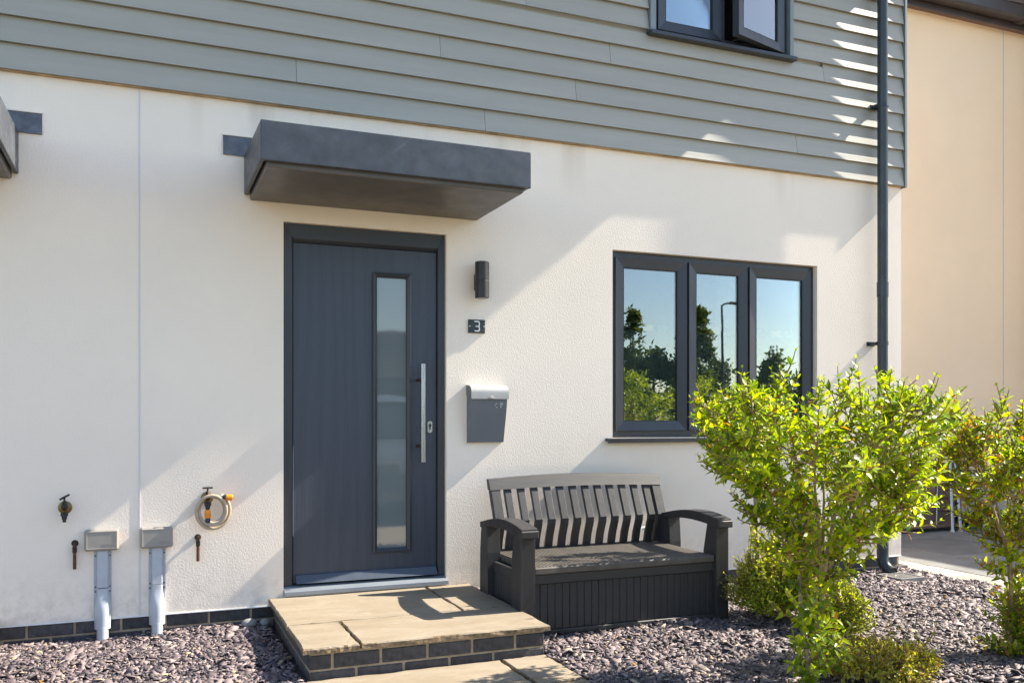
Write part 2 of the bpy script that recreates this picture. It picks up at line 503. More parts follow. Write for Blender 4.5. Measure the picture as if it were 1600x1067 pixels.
class MB:
    """collects shapes in world coordinates, builds ONE mesh object"""

    def __init__(self):
        self.v, self.f = [], []

    def add(self, V, F):
        b = len(self.v)
        self.v += [Vector(v) for v in V]
        self.f += [tuple(i + b for i in f) for f in F]
        return self

    def box(self, x0, x1, y0, y1, z0, z1, b=0.0):
        if b <= 0:
            V = [(x, y, z) for x in (x0, x1) for y in (y0, y1) for z in (z0, z1)]
            F = [(0, 1, 3, 2), (4, 6, 7, 5), (0, 4, 5, 1), (2, 3, 7, 6), (0, 2, 6, 4), (1, 5, 7, 3)]
            return self.add(V, F)
        lo, hi = (x0, y0, z0), (x1, y1, z1)
        b = min(b, 0.45 * min(hi[i] - lo[i] for i in range(3)))
        V, idx = [], {}
        for sx in (0, 1):
            for sy in (0, 1):
                for sz in (0, 1):
                    s = (sx, sy, sz)
                    for ax in range(3):
                        p = []
                        for i in range(3):
                            e = hi[i] if s[i] else lo[i]
                            p.append(e if i == ax else (e - b if s[i] else e + b))
                        idx[(s, ax)] = len(V)
                        V.append(p)
        F = []
        for ax in range(3):
            o1, o2 = [i for i in range(3) if i != ax]
            for sgn in (0, 1):
                q = []
                for a, c in ((0, 0), (1, 0), (1, 1), (0, 1)):
                    s = [0, 0, 0]
                    s[ax], s[o1], s[o2] = sgn, a, c
                    q.append(idx[(tuple(s), ax)])
                F.append(tuple(q))
        for ax in range(3):
            o1, o2 = [i for i in range(3) if i != ax]
            for a in (0, 1):
                for c in (0, 1):
                    s0, s1 = [0, 0, 0], [0, 0, 0]
                    s0[o1] = s1[o1] = a
                    s0[o2] = s1[o2] = c
                    s0[ax], s1[ax] = 0, 1
                    s0, s1 = tuple(s0), tuple(s1)
                    F.append((idx[(s0, o1)], idx[(s1, o1)], idx[(s1, o2)], idx[(s0, o2)]))
        for sx in (0, 1):
            for sy in (0, 1):
                for sz in (0, 1):
                    s = (sx, sy, sz)
                    F.append((idx[(s, 0)], idx[(s, 1)], idx[(s, 2)]))
        return self.add(V, F)

    def prism(self, poly, axis, a, b):
        """poly: list of 2D points in the other two axes (in xyz order)"""
        def P(p, t):
            q = list(p)
            q.insert(axis, t)
            return q
        n = len(poly)
        V = [P(p, a) for p in poly] + [P(p, b) for p in poly]
        F = [tuple(range(n)), tuple(range(2 * n - 1, n - 1, -1))]
        F += [(i, n + i, n + (i + 1) % n, (i + 1) % n) for i in range(n)]
        return self.add(V, F)

    def tube(self, pts, r, n=10, caps=True):
        pts = [Vector(p) for p in pts]
        rs = r if isinstance(r, (list, tuple)) else [r] * len(pts)
        V, F = [], []
        up = None
        for i, p in enumerate(pts):
            t = (pts[min(i + 1, len(pts) - 1)] - pts[max(i - 1, 0)]).normalized()
            if up is None:
                up = Vector((0, 0, 1)) if abs(t.z) < 0.9 else Vector((1, 0, 0))
            u = (up - t * up.dot(t)).normalized()
            up = u
            w = t.cross(u)
            for k in range(n):
                a = 2 * math.pi * k / n
                V.append(p + (u * math.cos(a) + w * math.sin(a)) * rs[i])
        for i in range(len(pts) - 1):
            for k in range(n):
                k2 = (k + 1) % n
                F.append((i * n + k, i * n + k2, (i + 1) * n + k2, (i + 1) * n + k))
        if caps:
            F.append(tuple(range(n - 1, -1, -1)))
            e = (len(pts) - 1) * n
            F.append(tuple(range(e, e + n)))
        return self.add(V, F)

    def lathe(self, prof, c, axis, n=20):
        """prof: (radius, distance along axis); c: origin; axis: direction"""
        a = Vector(axis).normalized()
        u = a.orthogonal().normalized()
        w = a.cross(u)
        V, F = [], []
        for (r, h) in prof:
            for k in range(n):
                t = 2 * math.pi * k / n
                V.append(Vector(c) + a * h + (u * math.cos(t) + w * math.sin(t)) * r)
        for i in range(len(prof) - 1):
            for k in range(n):
                k2 = (k + 1) % n
                F.append((i * n + k, i * n + k2, (i + 1) * n + k2, (i + 1) * n + k))
        F.append(tuple(range(n - 1, -1, -1)))
        e = (len(prof) - 1) * n
        F.append(tuple(range(e, e + n)))
        return self.add(V, F)

    def xf(self, fn):
        self.v = [Vector(fn(v)) for v in self.v]
        return self

    def build(self, name, mat, parent=None, smooth=None, bevel=0.0, org=None):
        if org is None:
            if parent is not None:
                org = world_org(parent)
            else:
                xs, ys, zs = zip(*self.v)
                org = Vector(((min(xs) + max(xs)) / 2, (min(ys) + max(ys)) / 2, min(zs)))
        org = Vector(org)
        me = raw_mesh(name, [v - org for v in self.v], self.f, mat)
        import bmesh
        bm = bmesh.new()
        bm.from_mesh(me)
        bmesh.ops.recalc_face_normals(bm, faces=bm.faces)
        bm.to_mesh(me)
        bm.free()
        if smooth is not None:
            me.polygons.foreach_set('use_smooth', [True] * len(me.polygons))
            me.set_sharp_from_angle(angle=R(smooth))
        o = bpy.data.objects.new(name, me)
        link(o, parent, org)
        if bevel:
            bv = o.modifiers.new('soft_edges', 'BEVEL')
            bv.width = bevel
            bv.segments = 2
            bv.limit_method = 'ANGLE'
            bv.angle_limit = R(40)
        return o


def structure(o):
    o['kind'] = 'structure'
    return o


def sheet(mb, x0, x1, z0, z1, y0, y1, holes):
    """upright slab with rectangular openings, reveals included"""
    xs = sorted({x0, x1, *[h[0] for h in holes], *[h[1] for h in holes]})
    zs = sorted({z0, z1, *[h[2] for h in holes], *[h[3] for h in holes]})
    V, ids, F = [], {}, []

    def vid(x, y, z):
        k = (x, y, z)
        if k not in ids:
            ids[k] = len(V)
            V.append(k)
        return ids[k]

    def solid(i, j):
        if i < 0 or j < 0 or i >= len(xs) - 1 or j >= len(zs) - 1:
            return False
        cx, cz = (xs[i] + xs[i + 1]) / 2, (zs[j] + zs[j + 1]) / 2
        return not any(h[0] < cx < h[1] and h[2] < cz < h[3] for h in holes)

    for i in range(len(xs) - 1):
        for j in range(len(zs) - 1):
            if not solid(i, j):
                continue
            a, b, c, d = xs[i], xs[i + 1], zs[j], zs[j + 1]
            F.append((vid(a, y0, c), vid(b, y0, c), vid(b, y0, d), vid(a, y0, d)))
            F.append((vid(a, y1, c), vid(a, y1, d), vid(b, y1, d), vid(b, y1, c)))
            if not solid(i - 1, j):
                F.append((vid(a, y0, c), vid(a, y0, d), vid(a, y1, d), vid(a, y1, c)))
            if not solid(i + 1, j):
                F.append((vid(b, y0, c), vid(b, y1, c), vid(b, y1, d), vid(b, y0, d)))
            if not solid(i, j - 1):
                F.append((vid(a, y0, c), vid(a, y1, c), vid(b, y1, c), vid(b, y0, c)))
            if not solid(i, j + 1):
                F.append((vid(a, y0, d), vid(b, y0, d), vid(b, y1, d), vid(a, y1, d)))
    return mb.add(V, F)


def ring(mb, x0, x1, z0, z1, w, y0, y1, slope=0.0):
    """mitred rectangular frame, front face chamfered inwards by slope"""
    o = [(x0, z0), (x1, z0), (x1, z1), (x0, z1)]
    i = [(x0 + w, z0 + w), (x1 - w, z0 + w), (x1 - w, z1 - w), (x0 + w, z1 - w)]
    V, F = [], []
    for k in range(4):
        V += [(o[k][0], y0, o[k][1]), (i[k][0], y0 + slope, i[k][1]), (i[k][0], y1, i[k][1]), (o[k][0], y1, o[k][1])]
    for k in range(4):
        a, b = 4 * k, 4 * ((k + 1) % 4)
        for j in range(4):
            j2 = (j + 1) % 4
            F.append((a + j, b + j, b + j2, a + j2))
    return mb.add(V, F)


def stroke(mb, pts, w, y0, y1):
    """flat lettering stroke: one mitred ribbon along a polyline in the xz plane"""
    P = [Vector(p) for p in pts]
    P = [p for k, p in enumerate(P) if k == 0 or (p - P[k - 1]).length > 1e-5]
    V, F, n = [], [], len(P)
    for k, p in enumerate(P):
        a = (P[k] - P[k - 1]).normalized() if k else (P[1] - P[0]).normalized()
        b = (P[k + 1] - P[k]).normalized() if k < n - 1 else a
        t = (a + b).normalized()
        nn = Vector((-t.y, t.x)) * (w / 2) / max(0.5, t.dot(a))
        V += [(p.x + nn.x, y0, p.y + nn.y), (p.x - nn.x, y0, p.y - nn.y), (p.x - nn.x, y1, p.y - nn.y), (p.x + nn.x, y1, p.y + nn.y)]
    for k in range(n - 1):
        for q in range(4):
            F.append((4 * k + q, 4 * k + (q + 1) % 4, 4 * k + 4 + (q + 1) % 4, 4 * k + 4 + q))
    F += [(0, 3, 2, 1), tuple(4 * (n - 1) + q for q in range(4))]
    return mb.add(V, F)


def piece(name, me, loc, parent, rot=None, scale=None):
    o = bpy.data.objects.new(name, me)
    link(o, parent, loc)
    if rot:
        o.rotation_euler = rot
    if scale:
        o.scale = scale
    return o


# ------------------------------------------------------------------ ground
structure(MB().add([(-150, -150, -.09), (150, -150, -.09), (150, 150, -.09), (-150, 150, -.09)], [(0, 1, 2, 3)]).build('ground', 'grass'))
structure(MB().box(-60, 60, -13.5, -8.5, -.3, -.045).build('road', 'asphalt'))
structure(MB().box(-60, -.55, -8.5, -2.66, -.3, -.02).build('tarmac_drive', 'asphalt'))
structure(MB().box(-60, 60, -15.2, -13.5, -.3, .03).build('pavement', 'pale_paving'))
structure(MB().box(-.55, 16, -8.5, -2.66, -.3, .002, 0.01).build('forecourt', 'pale_paving'))  # pale paving, widened and warmed to bounce light onto the wall
structure(MB().box(-4.2, 5.49, -2.66, 0.1, -.3, -.004).build('slate_bed_ground', 'soil'))


def slate_chips():
    regs = [(-1.6, 0.655, -1.45, 0.01, 6800), (-4.1, -1.6, -2.6, 0.01, 1100), (-1.6, 0.655, -2.6, -1.45, 1500),
            (1.86, 5.48, -2.35, 0.01, 6200), (1.86, 5.48, -2.62, -2.35, 1500)]
    P = []
    for x0, x1, y0, y1, d in regs:
        n = int((x1 - x0) * (y1 - y0) * d)
        P.append(np.c_[rng.uniform(x0, x1, n), rng.uniform(y0, y1, n)])
    P = np.vstack(P)
    keep = ~((P[:, 0] > 1.93) & (P[:, 0] < 3.1) & (P[:, 1] > -0.8) & (P[:, 1] < -0.25))
    P = P[keep]
    n = len(P)
    k = 5
    ang = (np.arange(k) / k * 2 * np.pi)[None, :] + rng.uniform(-.5, .5, (n, k)) + rng.uniform(0, 6.28, (n, 1))
    size = np.clip(rng.lognormal(np.log(0.0125), 0.55, (n, 1)), 0.004, 0.040)
    rad = size * rng.uniform(0.6, 1.3, (n, k))
    asp = rng.uniform(0.35, 0.85, (n, 1))
    th = rng.uniform(0.002, 0.005, (n, 1)) + size * 0.05
    lx, ly = rad * np.cos(ang), rad * np.sin(ang) * asp
    yaw = rng.uniform(0, 6.28, (n, 1))
    cx, sx = np.cos(yaw), np.sin(yaw)
    lx, ly = lx * cx - ly * sx, lx * sx + ly * cx
    top = np.stack([lx, ly, np.broadcast_to(th / 2, lx.shape)], -1)
    bot = np.stack([lx * 1.0, ly * 1.0, np.broadcast_to(-th / 2, lx.shape)], -1)
    L = np.concatenate([top, bot], 1)
    ax, ay = rng.normal(0, 0.34, n), rng.normal(0, 0.34, n)
    ca, sa, cb, sb = np.cos(ax), np.sin(ax), np.cos(ay), np.sin(ay)
    x, y, z = L[..., 0], L[..., 1], L[..., 2]
    y, z = y * ca[:, None] - z * sa[:, None], y * sa[:, None] + z * ca[:, None]
    x, z = x * cb[:, None] + z * sb[:, None], -x * sb[:, None] + z * cb[:, None]
    und = 0.006 * np.sin(P[:, 0] * 7.1 + 1.3 * np.sin(P[:, 1] * 5)) + 0.005 * np.sin(P[:, 1] * 9.7 + P[:, 0] * 3)
    h = rng.uniform(0.0, 0.017, n) + und + 0.006
    V = np.stack([x + P[:, 0:1], y + P[:, 1:2], z + h[:, None]], -1).reshape(-1, 3)
    base = (np.arange(n) * 2 * k)[:, None]
    idx = [np.concatenate([base + np.arange(k)], 1)]
    me = bpy.data.meshes.new('slate_chippings')
    loops, starts, tot = [], [], []
    topf = base + np.arange(k)
    sides = np.stack([np.stack([base[:, 0] + i, base[:, 0] + k + i, base[:, 0] + k + (i + 1) % k, base[:, 0] + (i + 1) % k], 1) for i in range(k)], 1).reshape(-1, 4)
    loops = np.concatenate([topf.reshape(-1), sides.reshape(-1)])
    tot = np.concatenate([np.full(n, k), np.full(len(sides), 4)])
    starts = np.concatenate([[0], np.cumsum(tot)[:-1]])
    me.vertices.add(len(V))
    me.vertices.foreach_set('co', V.astype(np.float32).ravel())
    me.loops.add(len(loops))
    me.loops.foreach_set('vertex_index', loops.astype(np.int32))
    me.polygons.add(len(tot))
    me.polygons.foreach_set('loop_start', starts.astype(np.int32))
    me.polygons.foreach_set('loop_total', tot.astype(np.int32))
    me.update(calc_edges=True)
    me.validate()
    me.materials.append(M['slate'])
    o = bpy.data.objects.new('slate_chippings', me)
    link(o, None, (0, 0, 0))
    o['kind'] = 'stuff'
    return tag(o, 'plum grey slate chippings spread along the front of the house', 'gravel')


slate_chips()

# ------------------------------------------------------------------ house
CZ, CP = 2.98, 0.139          # bottom of cladding, board pitch
house = thing('terraced_house', (1.5, 0, 0), 'white rendered house with grey green boarded upper floor and dark front door', 'house')
XL, XR = -4.0, 5.445
DOOR = (0.742, 1.727, 0.165, 2.322)
DOOR2 = (DOOR[0] - 2.56, DOOR[1] - 2.56, DOOR[2], DOOR[3])   # the next door along, same make
WIN = (2.894, 4.621, 1.055, 2.313)
UW = (3.20, 4.33, 3.80, 4.70)
w = MB()
sheet(w, XL, XR, 0.118, CZ + 0.05, 0.0, 0.25, [DOOR, WIN, DOOR2])
w.build('rendered_wall', 'render', house)
w = MB()
sheet(w, XL, XR, CZ + 0.052, 4.845, 0.004, 0.25, [UW])
w.build('upper_wall', 'inner', house)
# render stop bead at the foot, and the movement joint
w = MB().box(XL, DOOR[0] - .02, -.006, .004, .112, .1175).box(DOOR[1] + .14, XR, -.006, .004, .112, .1175)
w.build('base_bead', 'white_paint', house)
MB().box(-.025, -.019, -.0035, .002, .12, CZ).build('movement_joint', 'bead', house)
# side, back and gable
w = MB()
w.prism([(0.25, 0.0), (7.5, 0.0), (7.5, 4.84), (3.9, 7.6), (0.25, 4.84)], 0, XR - 0.25, XR - .002)
w.box(XL, XR - .25, 7.25, 7.5, 0, 4.84)
w.build('gable_wall', 'render', house)
# plinth: blue bricks in sandy mortar
pl = part_empty('plinth', (1.5, 0.02, 0), house)
MB().box(XL, XR - .012, 0.0125, 0.24, -.2, 0.116).build('mortar', 'mortar', pl)
bm_ = MB().box(-.1065, .1065, -.05, .05, -.0325, .0325, .004)
brick_me = raw_mesh('brick', bm_.v, bm_.f, 'brick')
half_ = MB().box(-.05125, .05125, -.05, .05, -.0325, .0325, .004)
half_me = raw_mesh('half_brick', half_.v, half_.f, 'brick')
for ci, zc in enumerate((0.078, 0.003)):
    x = -3.94 + (0.0 if ci else 0.1125)
    while x < XR - .12:
        if not (0.72 < x < 1.80):
            piece('brick', brick_me, (x, 0.058 + random.uniform(-.002, .002), zc), pl)
        x += 0.225
    piece('brick', half_me, (x - .035, 0.058, zc), pl)

# cladding boards
jts = {1: [0.81], 3: [1.678], 0: [1.972], 2: [2.606], 4: [2.862], 6: [0.2, 2.25], 5: [-1.0, 4.655], 7: [1.2], 8: [2.4], 9: [0.5], 10: [2.0], 11: [1.1]}
jts[1].append(4.406)
for r in range(18):
    z0 = CZ + r * CP
    if z0 > 4.80:
        break
    cuts = sorted([XL, *jts.get(r, [random.uniform(-.5, 2.6)]), -2.2 + 0.37 * (r % 3), XR - 0.006])
    segs = []
    for a, b in zip(cuts[:-1], cuts[1:]):
        # leave the upper window opening free
        if z0 + CP > UW[2] - .02 and z0 < UW[3] and b > UW[0] - .05 and a < UW[1] + .05:
            if z0 < UW[2] - .02:
                segs.append((a, b))
                continue
            if a < UW[0] - .05:
                segs.append((a, UW[0] - .045))
            if b > UW[1] + .05:
                segs.append((UW[1] + .03, b))
        else:
            segs.append((a, b))
    z1 = min(z0 + CP + 0.022, 4.815)
    for a, b in segs:
        if b - a < 0.05:
            continue
        top = z1
        if a < UW[1] and b > UW[0] and UW[2] - .02 > z0 and z0 + CP > UW[2] - .02:
            top = UW[2] - .014
            k = (top - z0) / (z1 - z0)
        else:
            k = 1.0
        yo = random.uniform(-.0006, .0006)
        poly = [(-.038 + yo, z0), (-.028 + yo, z0), (-.028 + .026 * k + yo, top), (-.038 + .026 * k + yo, top)]
        MB().prism(poly, 0, a + .0012, b - .0012).build('cladding_board', 'clad', house, org=((a + b) / 2, -.02, z0))
# corner trim and drip trim
MB().box(XR - .004, XR + .014, -.046, .24, CZ - .012, 4.815).build('corner_trim', 'trim', house)
MB().box(XL, XR - .006, -.024, .0, CZ - .006, CZ + .004).build('drip_trim', 'drip', house)

# eaves and roof
MB().box(XL - .1, 5.60, -.215, .24, 4.82, 4.845).build('eaves_soffit', 'soffit', house)
MB().box(XL - .1, 5.60, -.235, -.216, 4.812, 5.0).build('fascia_board', 'upvc', house)
w = MB()
w.prism([(-.30, 4.95), (3.9, 7.75), (8.2, 4.95), (8.2, 4.87), (3.9, 7.66), (-.30, 4.87)], 0, XL - .1, 5.60)
w.build('roof', 'roof', house)
MB().prism([(-.215, 4.846), (3.9, 7.6), (3.9, 7.65), (-.215, 4.92)], 0, 5.445, 5.598).build('verge_board', 'upvc', house)
w = MB()
w.tube([(XL - .1, -.288, 4.862), (5.595, -.288, 4.862)], .05, 12)
w.build('gutter', 'downpipe', house, smooth=40)


# rooms behind the glass
def room(x0, x1, y0, y1, z0, z1):
    V = [(x, y, z) for x in (x0, x1) for y in (y0, y1) for z in (z0, z1)]
    F = [(0, 1, 3, 2), (4, 6, 7, 5), (2, 3, 7, 6), (0, 2, 6, 4), (1, 5, 7, 3)]
    return MB().add(V, F)


room(2.3, 5.15, .252, 4.0, .16, 2.5).build('living_room', 'inner', house)
room(.3, 2.2, .252, 4.0, .16, 2.5).build('hallway', 'inner', house)
room(-2.3, -.3, .252, 4.0, .16, 2.5).build('hallway', 'inner', house)
room(2.4, 5.15, .252, 4.0, 2.85, 4.82).build('bedroom', 'inner', house)


# ------------------------------------------------------------------ ground floor window
def sash(x0, x1, z0, z1, yf, parent, film=None):
    s = ring(MB(), x0, x1, z0, z1, .066, yf, yf + .055, .012).build('sash', 'upvc', parent, bevel=.0025)
    ring(MB(), x0 + .0645, x1 - .0645, z0 + .0645, z1 - .0645, .006, yf + .0125, yf + .03).build('gasket', 'rubber', parent)
    MB().box(x0 + .069, x1 - .069, yf + .024, yf + .030, z0 + .069, z1 - .069).build('pane', 'glass', parent)


win = part_empty('window', (3.75, .04, 1.06), house)
x0, x1, z0, z1 = WIN
f = MB()
ring(f, x0 + .002, x1 - .002, z0 + .002, z1 - .002, .05, .044, .115)
for xm in (3.507, 4.022):
    f.box(xm - .026, xm + .026, .0445, .11, z0 + .05, z1 - .05)
f.build('frame', 'upvc', win, bevel=.002)
for a, b in ((2.934, 3.497), (3.517, 4.012), (4.032, 4.586)):
    sash(a, b, z0 + .045, z1 - .04, .028, win)
    ga, gb = a + .068, b - .068
    zf = 1.785
    fm = MB().box(ga, gb, .0625, .0635, z0 + .115, zf)
    fm.build('window_film', 'film', win)
    cx = (ga + gb) / 2
    t = MB()
    tx = ga + .055
    t.prism([(tx - .02, zf + .045), (tx, zf + .012), (tx + .02, zf + .045)], 1, .0625, .0635) if False else t.add(
        [(tx - .017, y, zf + .05) for y in (.0625, .0635)] + [(tx, y, zf + .016) for y in (.0625, .0635)] + [(tx + .017, y, zf + .05) for y in (.0625, .0635)],
        [(0, 2, 4), (1, 5, 3), (0, 1, 3, 2), (2, 3, 5, 4), (4, 5, 1, 0)])
    t.build('triangle_sticker', 'film_dark', win)
    MB().box(cx - .055, cx + .03, .0625, .0635, zf + .002, zf + .045).build('block_sticker', 'film_orange', win)
    hx = gb - .10
    arc = [(hx + .043 * math.cos(i * math.pi / 12), zf + .001 + .05 * math.sin(i * math.pi / 12)) for i in range(13)]
    MB().prism(arc, 1, .0625, .0635).build('arch_sticker', 'film_dark', win)
sl = MB().box(x0 - .055, x1 + .055, -.042, .044, z0 - .024, z0 - .002, .003)
sl.box(x0 - .055, x1 + .055, -.042, -.036, z0 - .034, z0 - .020)
sl.build('sill', 'upvc', win)
MB().box(4.00, 4.10, .30, .36, z0 - .1, z1 + .05).tube([(4.0 + .0, .33, 1.0), (4.0, .33, 2.35)], .035, 8).tube([(4.06, .36, 1.0), (4.06, .36, 2.35)], .035, 8).build('curtain', 'curtain', win, smooth=50)
MB().box(3.45, 4.3, .40, .72, 1.08, 1.17, .01).box(3.5, 3.53, .43, .7, .17, 1.08).box(4.2, 4.23, .43, .7, .17, 1.08).build('inside_ledge', 'inner', win)

# ------------------------------------------------------------------ upper window, right casement ajar
uw = part_empty('window', (3.76, .0, 3.80), house)
a, b, c, d = UW
f = MB()
ring(f, a + .002, b - .002, c + .002, d - .002, .05, -.012, .06)
f.box(3.735, 3.785, -.0115, .055, c + .05, d - .05)
f.build('frame', 'upvc', uw, bevel=.002)
MB().box(a - .042, a + .0005, -.052, .0, c - .02, d + .05).build('left_trim', 'trim', uw)
MB().box(b - .0005, b + .03, -.052, .0, c - .02, d + .05).build('right_trim', 'trim', uw)
MB().box(a - .042, b + .03, -.052, .0, d - .0, d + .05).build('head_trim', 'trim', uw)
sash(a + .03, 3.75, c + .03, d - .03, -.03, uw)
hx, hy, ang = b - .035, -.02, R(16)


def swing(v):
    dx, dy = v[0] - hx, v[1] - hy
    return (hx + dx * math.cos(ang) - dy * math.sin(ang), hy + dx * math.sin(ang) + dy * math.cos(ang), v[2])


sx0, sx1, sz0, sz1 = 3.762, b - .035, c + .03, d - .03
s = ring(MB(), sx0, sx1, sz0, sz1, .066, -.03, .025, .012).xf(swing).build('open_sash', 'upvc', uw, bevel=.0025)
ring(MB(), sx0 + .0645, sx1 - .0645, sz0 + .0645, sz1 - .0645, .006, -.0175, .0).xf(swing).build('gasket', 'rubber', uw)
MB().box(sx0 + .069, sx1 - .069, -.006, .0, sz0 + .069, sz1 - .069).xf(swing).build('pane', 'glass', uw)
MB().box(sx0 + .002, sx1 - .002, .0255, .0315, sz0 + .004, sz1 - .004).xf(swing).xf(lambda v: v).build('inner_seal', 'white_paint', uw) if False else None
e = swing((sx0 + .2, .02, 0))
MB().tube([(3.86, .0, c + .062), (e[0], e[1], c + .075)], .006, 6).tube([(4.2, .0, c + .062), (e[0] + .08, e[1] + .02, c + .072)], .006, 6).build('friction_stay', 'rubber', uw)
sl = MB().box(a - .05, b + .045, -.078, .02, c - .026, c + .001, .003)
sl.build('sill', 'upvc', uw)

# ------------------------------------------------------------------ front door
dr = part_empty('front_door', (1.235, .05, .165), house)
x0, x1, z0, z1 = DOOR
f = MB()
f.prism([(x0 + .001, .03), (x0 + .052, .036), (x0 + .060, .048), (x0 + .060, .11), (x0 + .001, .11)], 2, .215, z1 - .001)
f.prism([(x1 - .001, .03), (x1 - .040, .036), (x1 - .046, .048), (x1 - .046, .11), (x1 - .001, .11)], 2, .215, z1 - .001)
# head piece
V = [(x0 + .0015, .0295, z1 - .002), (x1 - .0015, .0295, z1 - .002), (x1 - .046, .036, z1 - .085), (x0 + .06, .036, z1 - .085),
     (x1 - .046, .066, z1 - .108), (x0 + .06, .066, z1 - .108), (x0 + .0015, .11, z1 - .002), (x1 - .0015, .11, z1 - .002), (x1 - .046, .11, z1 - .108), (x0 + .06, .11, z1 - .108)]
f.add(V, [(0, 3, 2, 1), (3, 5, 4, 2), (5, 9, 8, 4), (6, 7, 8, 9), (0, 1, 7, 6), (0, 6, 9, 5, 3), (1, 2, 4, 8, 7)])
f.build('door_frame', 'upvc', dr, bevel=.002)
lf = MB()
LX0, LX1, LZ0, LZ1 = .806, 1.678, .224, 2.212
sheet(lf, LX0, LX1, LZ0, LZ1, .056, .104, [(1.296, 1.498, .39, 2.05)])
lf.build('door_leaf', 'door', dr)
mo = MB()
ring(mo, 1.277, 1.517, .371, 2.069, .012, .044, .057, -.004)
ring(mo, 1.2885, 1.5055, .3825, 2.0575, .016, .0405, .06, .014)
mo.build('glazing_bead', 'upvc', dr, bevel=.0015)
MB().box(1.303, 1.491, .068, .078, .396, 2.043).build('door_pane', 'glass_obs', dr)
MB().prism([(.010, .226), (.056, .226), (.056, .275), (.042, .27)], 0, LX0 + .012, LX1 - .004).build('weather_bar', 'weather_bar', dr)
th_ = MB().prism([(-.03, .166), (.105, .166), (.105, .214), (.03, .212), (.0, .200), (-.03, .19)], 0, x0 + .0015, x1 + .006)
th_.build('threshold', 'alu', dr, bevel=.002)
hd = MB().box(1.559, 1.583, -.034, -.012, .919, 1.52, .002)
hd_o = hd.build('pull_handle', 'steel', dr)
for zz in (1.42, 1.016):
    MB().tube([(1.571, -.014, zz), (1.562, .02, zz), (1.556, .057, zz)], .009, 10).build('handle_post', 'copper', dr, smooth=40)
es = MB()
pr = [(1.636 + .0155 * math.cos(t), 1.133 + (.0215 if math.sin(t) > 0 else -.0215) + .0155 * math.sin(t)) for t in [i * 2 * math.pi / 24 for i in range(24)]]
es.prism(pr, 1, .047, .056)
es.build('escutcheon', 'steel', dr, bevel=.001)
MB().lathe([(.0085, 0), (.0085, .004)], (1.636, .0465, 1.143), (0, -1, 0), 14).box(1.6325, 1.6395, .0425, .0465, 1.116, 1.143).build('lock_cylinder', 'brass_dark', dr)
MB().box(.8025, .8055, .045, .056, .50, 1.02).build('hinge_edge', 'alu', dr)


# the neighbouring door just left of the frame: a copy with all its parts


def copy_tree(o, parent, off):
    c = o.copy()
    COL.objects.link(c)
    c.parent = parent
    c.location = o.location + Vector(off)
    for ch in [x for x in o.children]:
        copy_tree(ch, c, (0, 0, 0))
    return c


copy_tree(dr, house, (-2.56, 0, 0))

# ------------------------------------------------------------------ canopies
def canopy(xa, xb, flash_l, flash_r):
    cn = part_empty('door_canopy', ((xa + xb) / 2, 0, 2.42), house)
    yf, t = -.775, .022
    # hollow fascia skirt
    w = MB()
    for (p, q, sgn) in ((xa, xa + t, 0), (xb - t, xb, 0)):
        w.prism([(yf + .0005, 2.45), (-.001, 2.452), (-.001, 2.672), (yf + .0005, 2.642)], 0, p, q)
    w.prism([(yf, 2.447), (yf + t, 2.447), (yf + t, 2.643), (yf, 2.643)], 0, xa + .0004, xb - .0004)
    w.build('fascia', 'lead', cn, bevel=.004)
    MB().prism([(yf + t, 2.622), (-.002, 2.65), (-.002, 2.668), (yf + t, 2.639)], 0, xa + t, xb - t).build('canopy_top', 'lead', cn)
    w = MB().box(xa + .032, xb - .032, yf + .035, -.002, 2.423, 2.50, .006)
    w.build('soffit', 'soffit', cn)
    w = MB()
    w.prism([(-.013, 2.668), (-.001, 2.668), (-.001, 2.776), (-.006, 2.776)], 0, xa - flash_l, xb + flash_r)
    w.build('flashing', 'flashing', cn)
    MB().box(xa - flash_l - .006, xb + flash_r + .006, -.010, -.001, 2.7765, 2.784).build('sealant_bead', 'render', cn)


canopy(.523, 1.96, .113, .10)
canopy(-2.04, -.60, .10, .108)

# ------------------------------------------------------------------ downpipe
dp = part_empty('downpipe', (5.145, -.10, 0), house)
px_, py_ = 5.158, -.098
MB().tube([(px_, -.27, 4.83), (px_, -.255, 4.76), (px_, py_ - .02, 4.60), (px_, py_, 4.52), (px_, py_, .16)], .038, 20).build('pipe', 'downpipe', dp, smooth=40)
MB().tube([(px_, py_, .30), (px_, py_, .16)], .0425, 20).tube([(px_, py_, .165), (px_, py_ - .002, .12), (px_ - .0, py_ - .022, .075), (px_ + .0, py_ - .062, .045), (px_, py_ - .10, .034)], [.0425, .0425, .0425, .0425, .040], 20, False).build('shoe', 'downpipe', dp, smooth=40)
MB().lathe([(.036, 0), (.036, .03)], (px_, py_ - .097, .0345), (0, 1, .1), 18).build('shoe_mouth', 'rubber', dp)
for zz in (3.545, 1.75):
    b_ = MB().tube([(px_, py_, zz - .014), (px_, py_, zz + .014)], .0425, 20)
    b_.box(px_ - .006, px_ + .006, py_ + .03, -.034 if zz > 3 else 0, zz - .012, zz + .012)
    b_.box(px_ - .05, px_ - .028, py_ + .02, -.026 if zz > 3 else 0, zz - .010, zz + .010)
    b_.box(px_ - .062, px_ + .012, -.040 if zz > 3 else -.008, -.03 if zz > 3 else 0.001, zz - .016, zz + .016)
    b_.build('bracket', 'downpipe', dp, smooth=40)
    MB().tube([(px_, py_, zz + .35), (px_, py_, zz + .46)], .0425, 20).build('socket', 'downpipe', dp, smooth=40) if zz < 3 else None

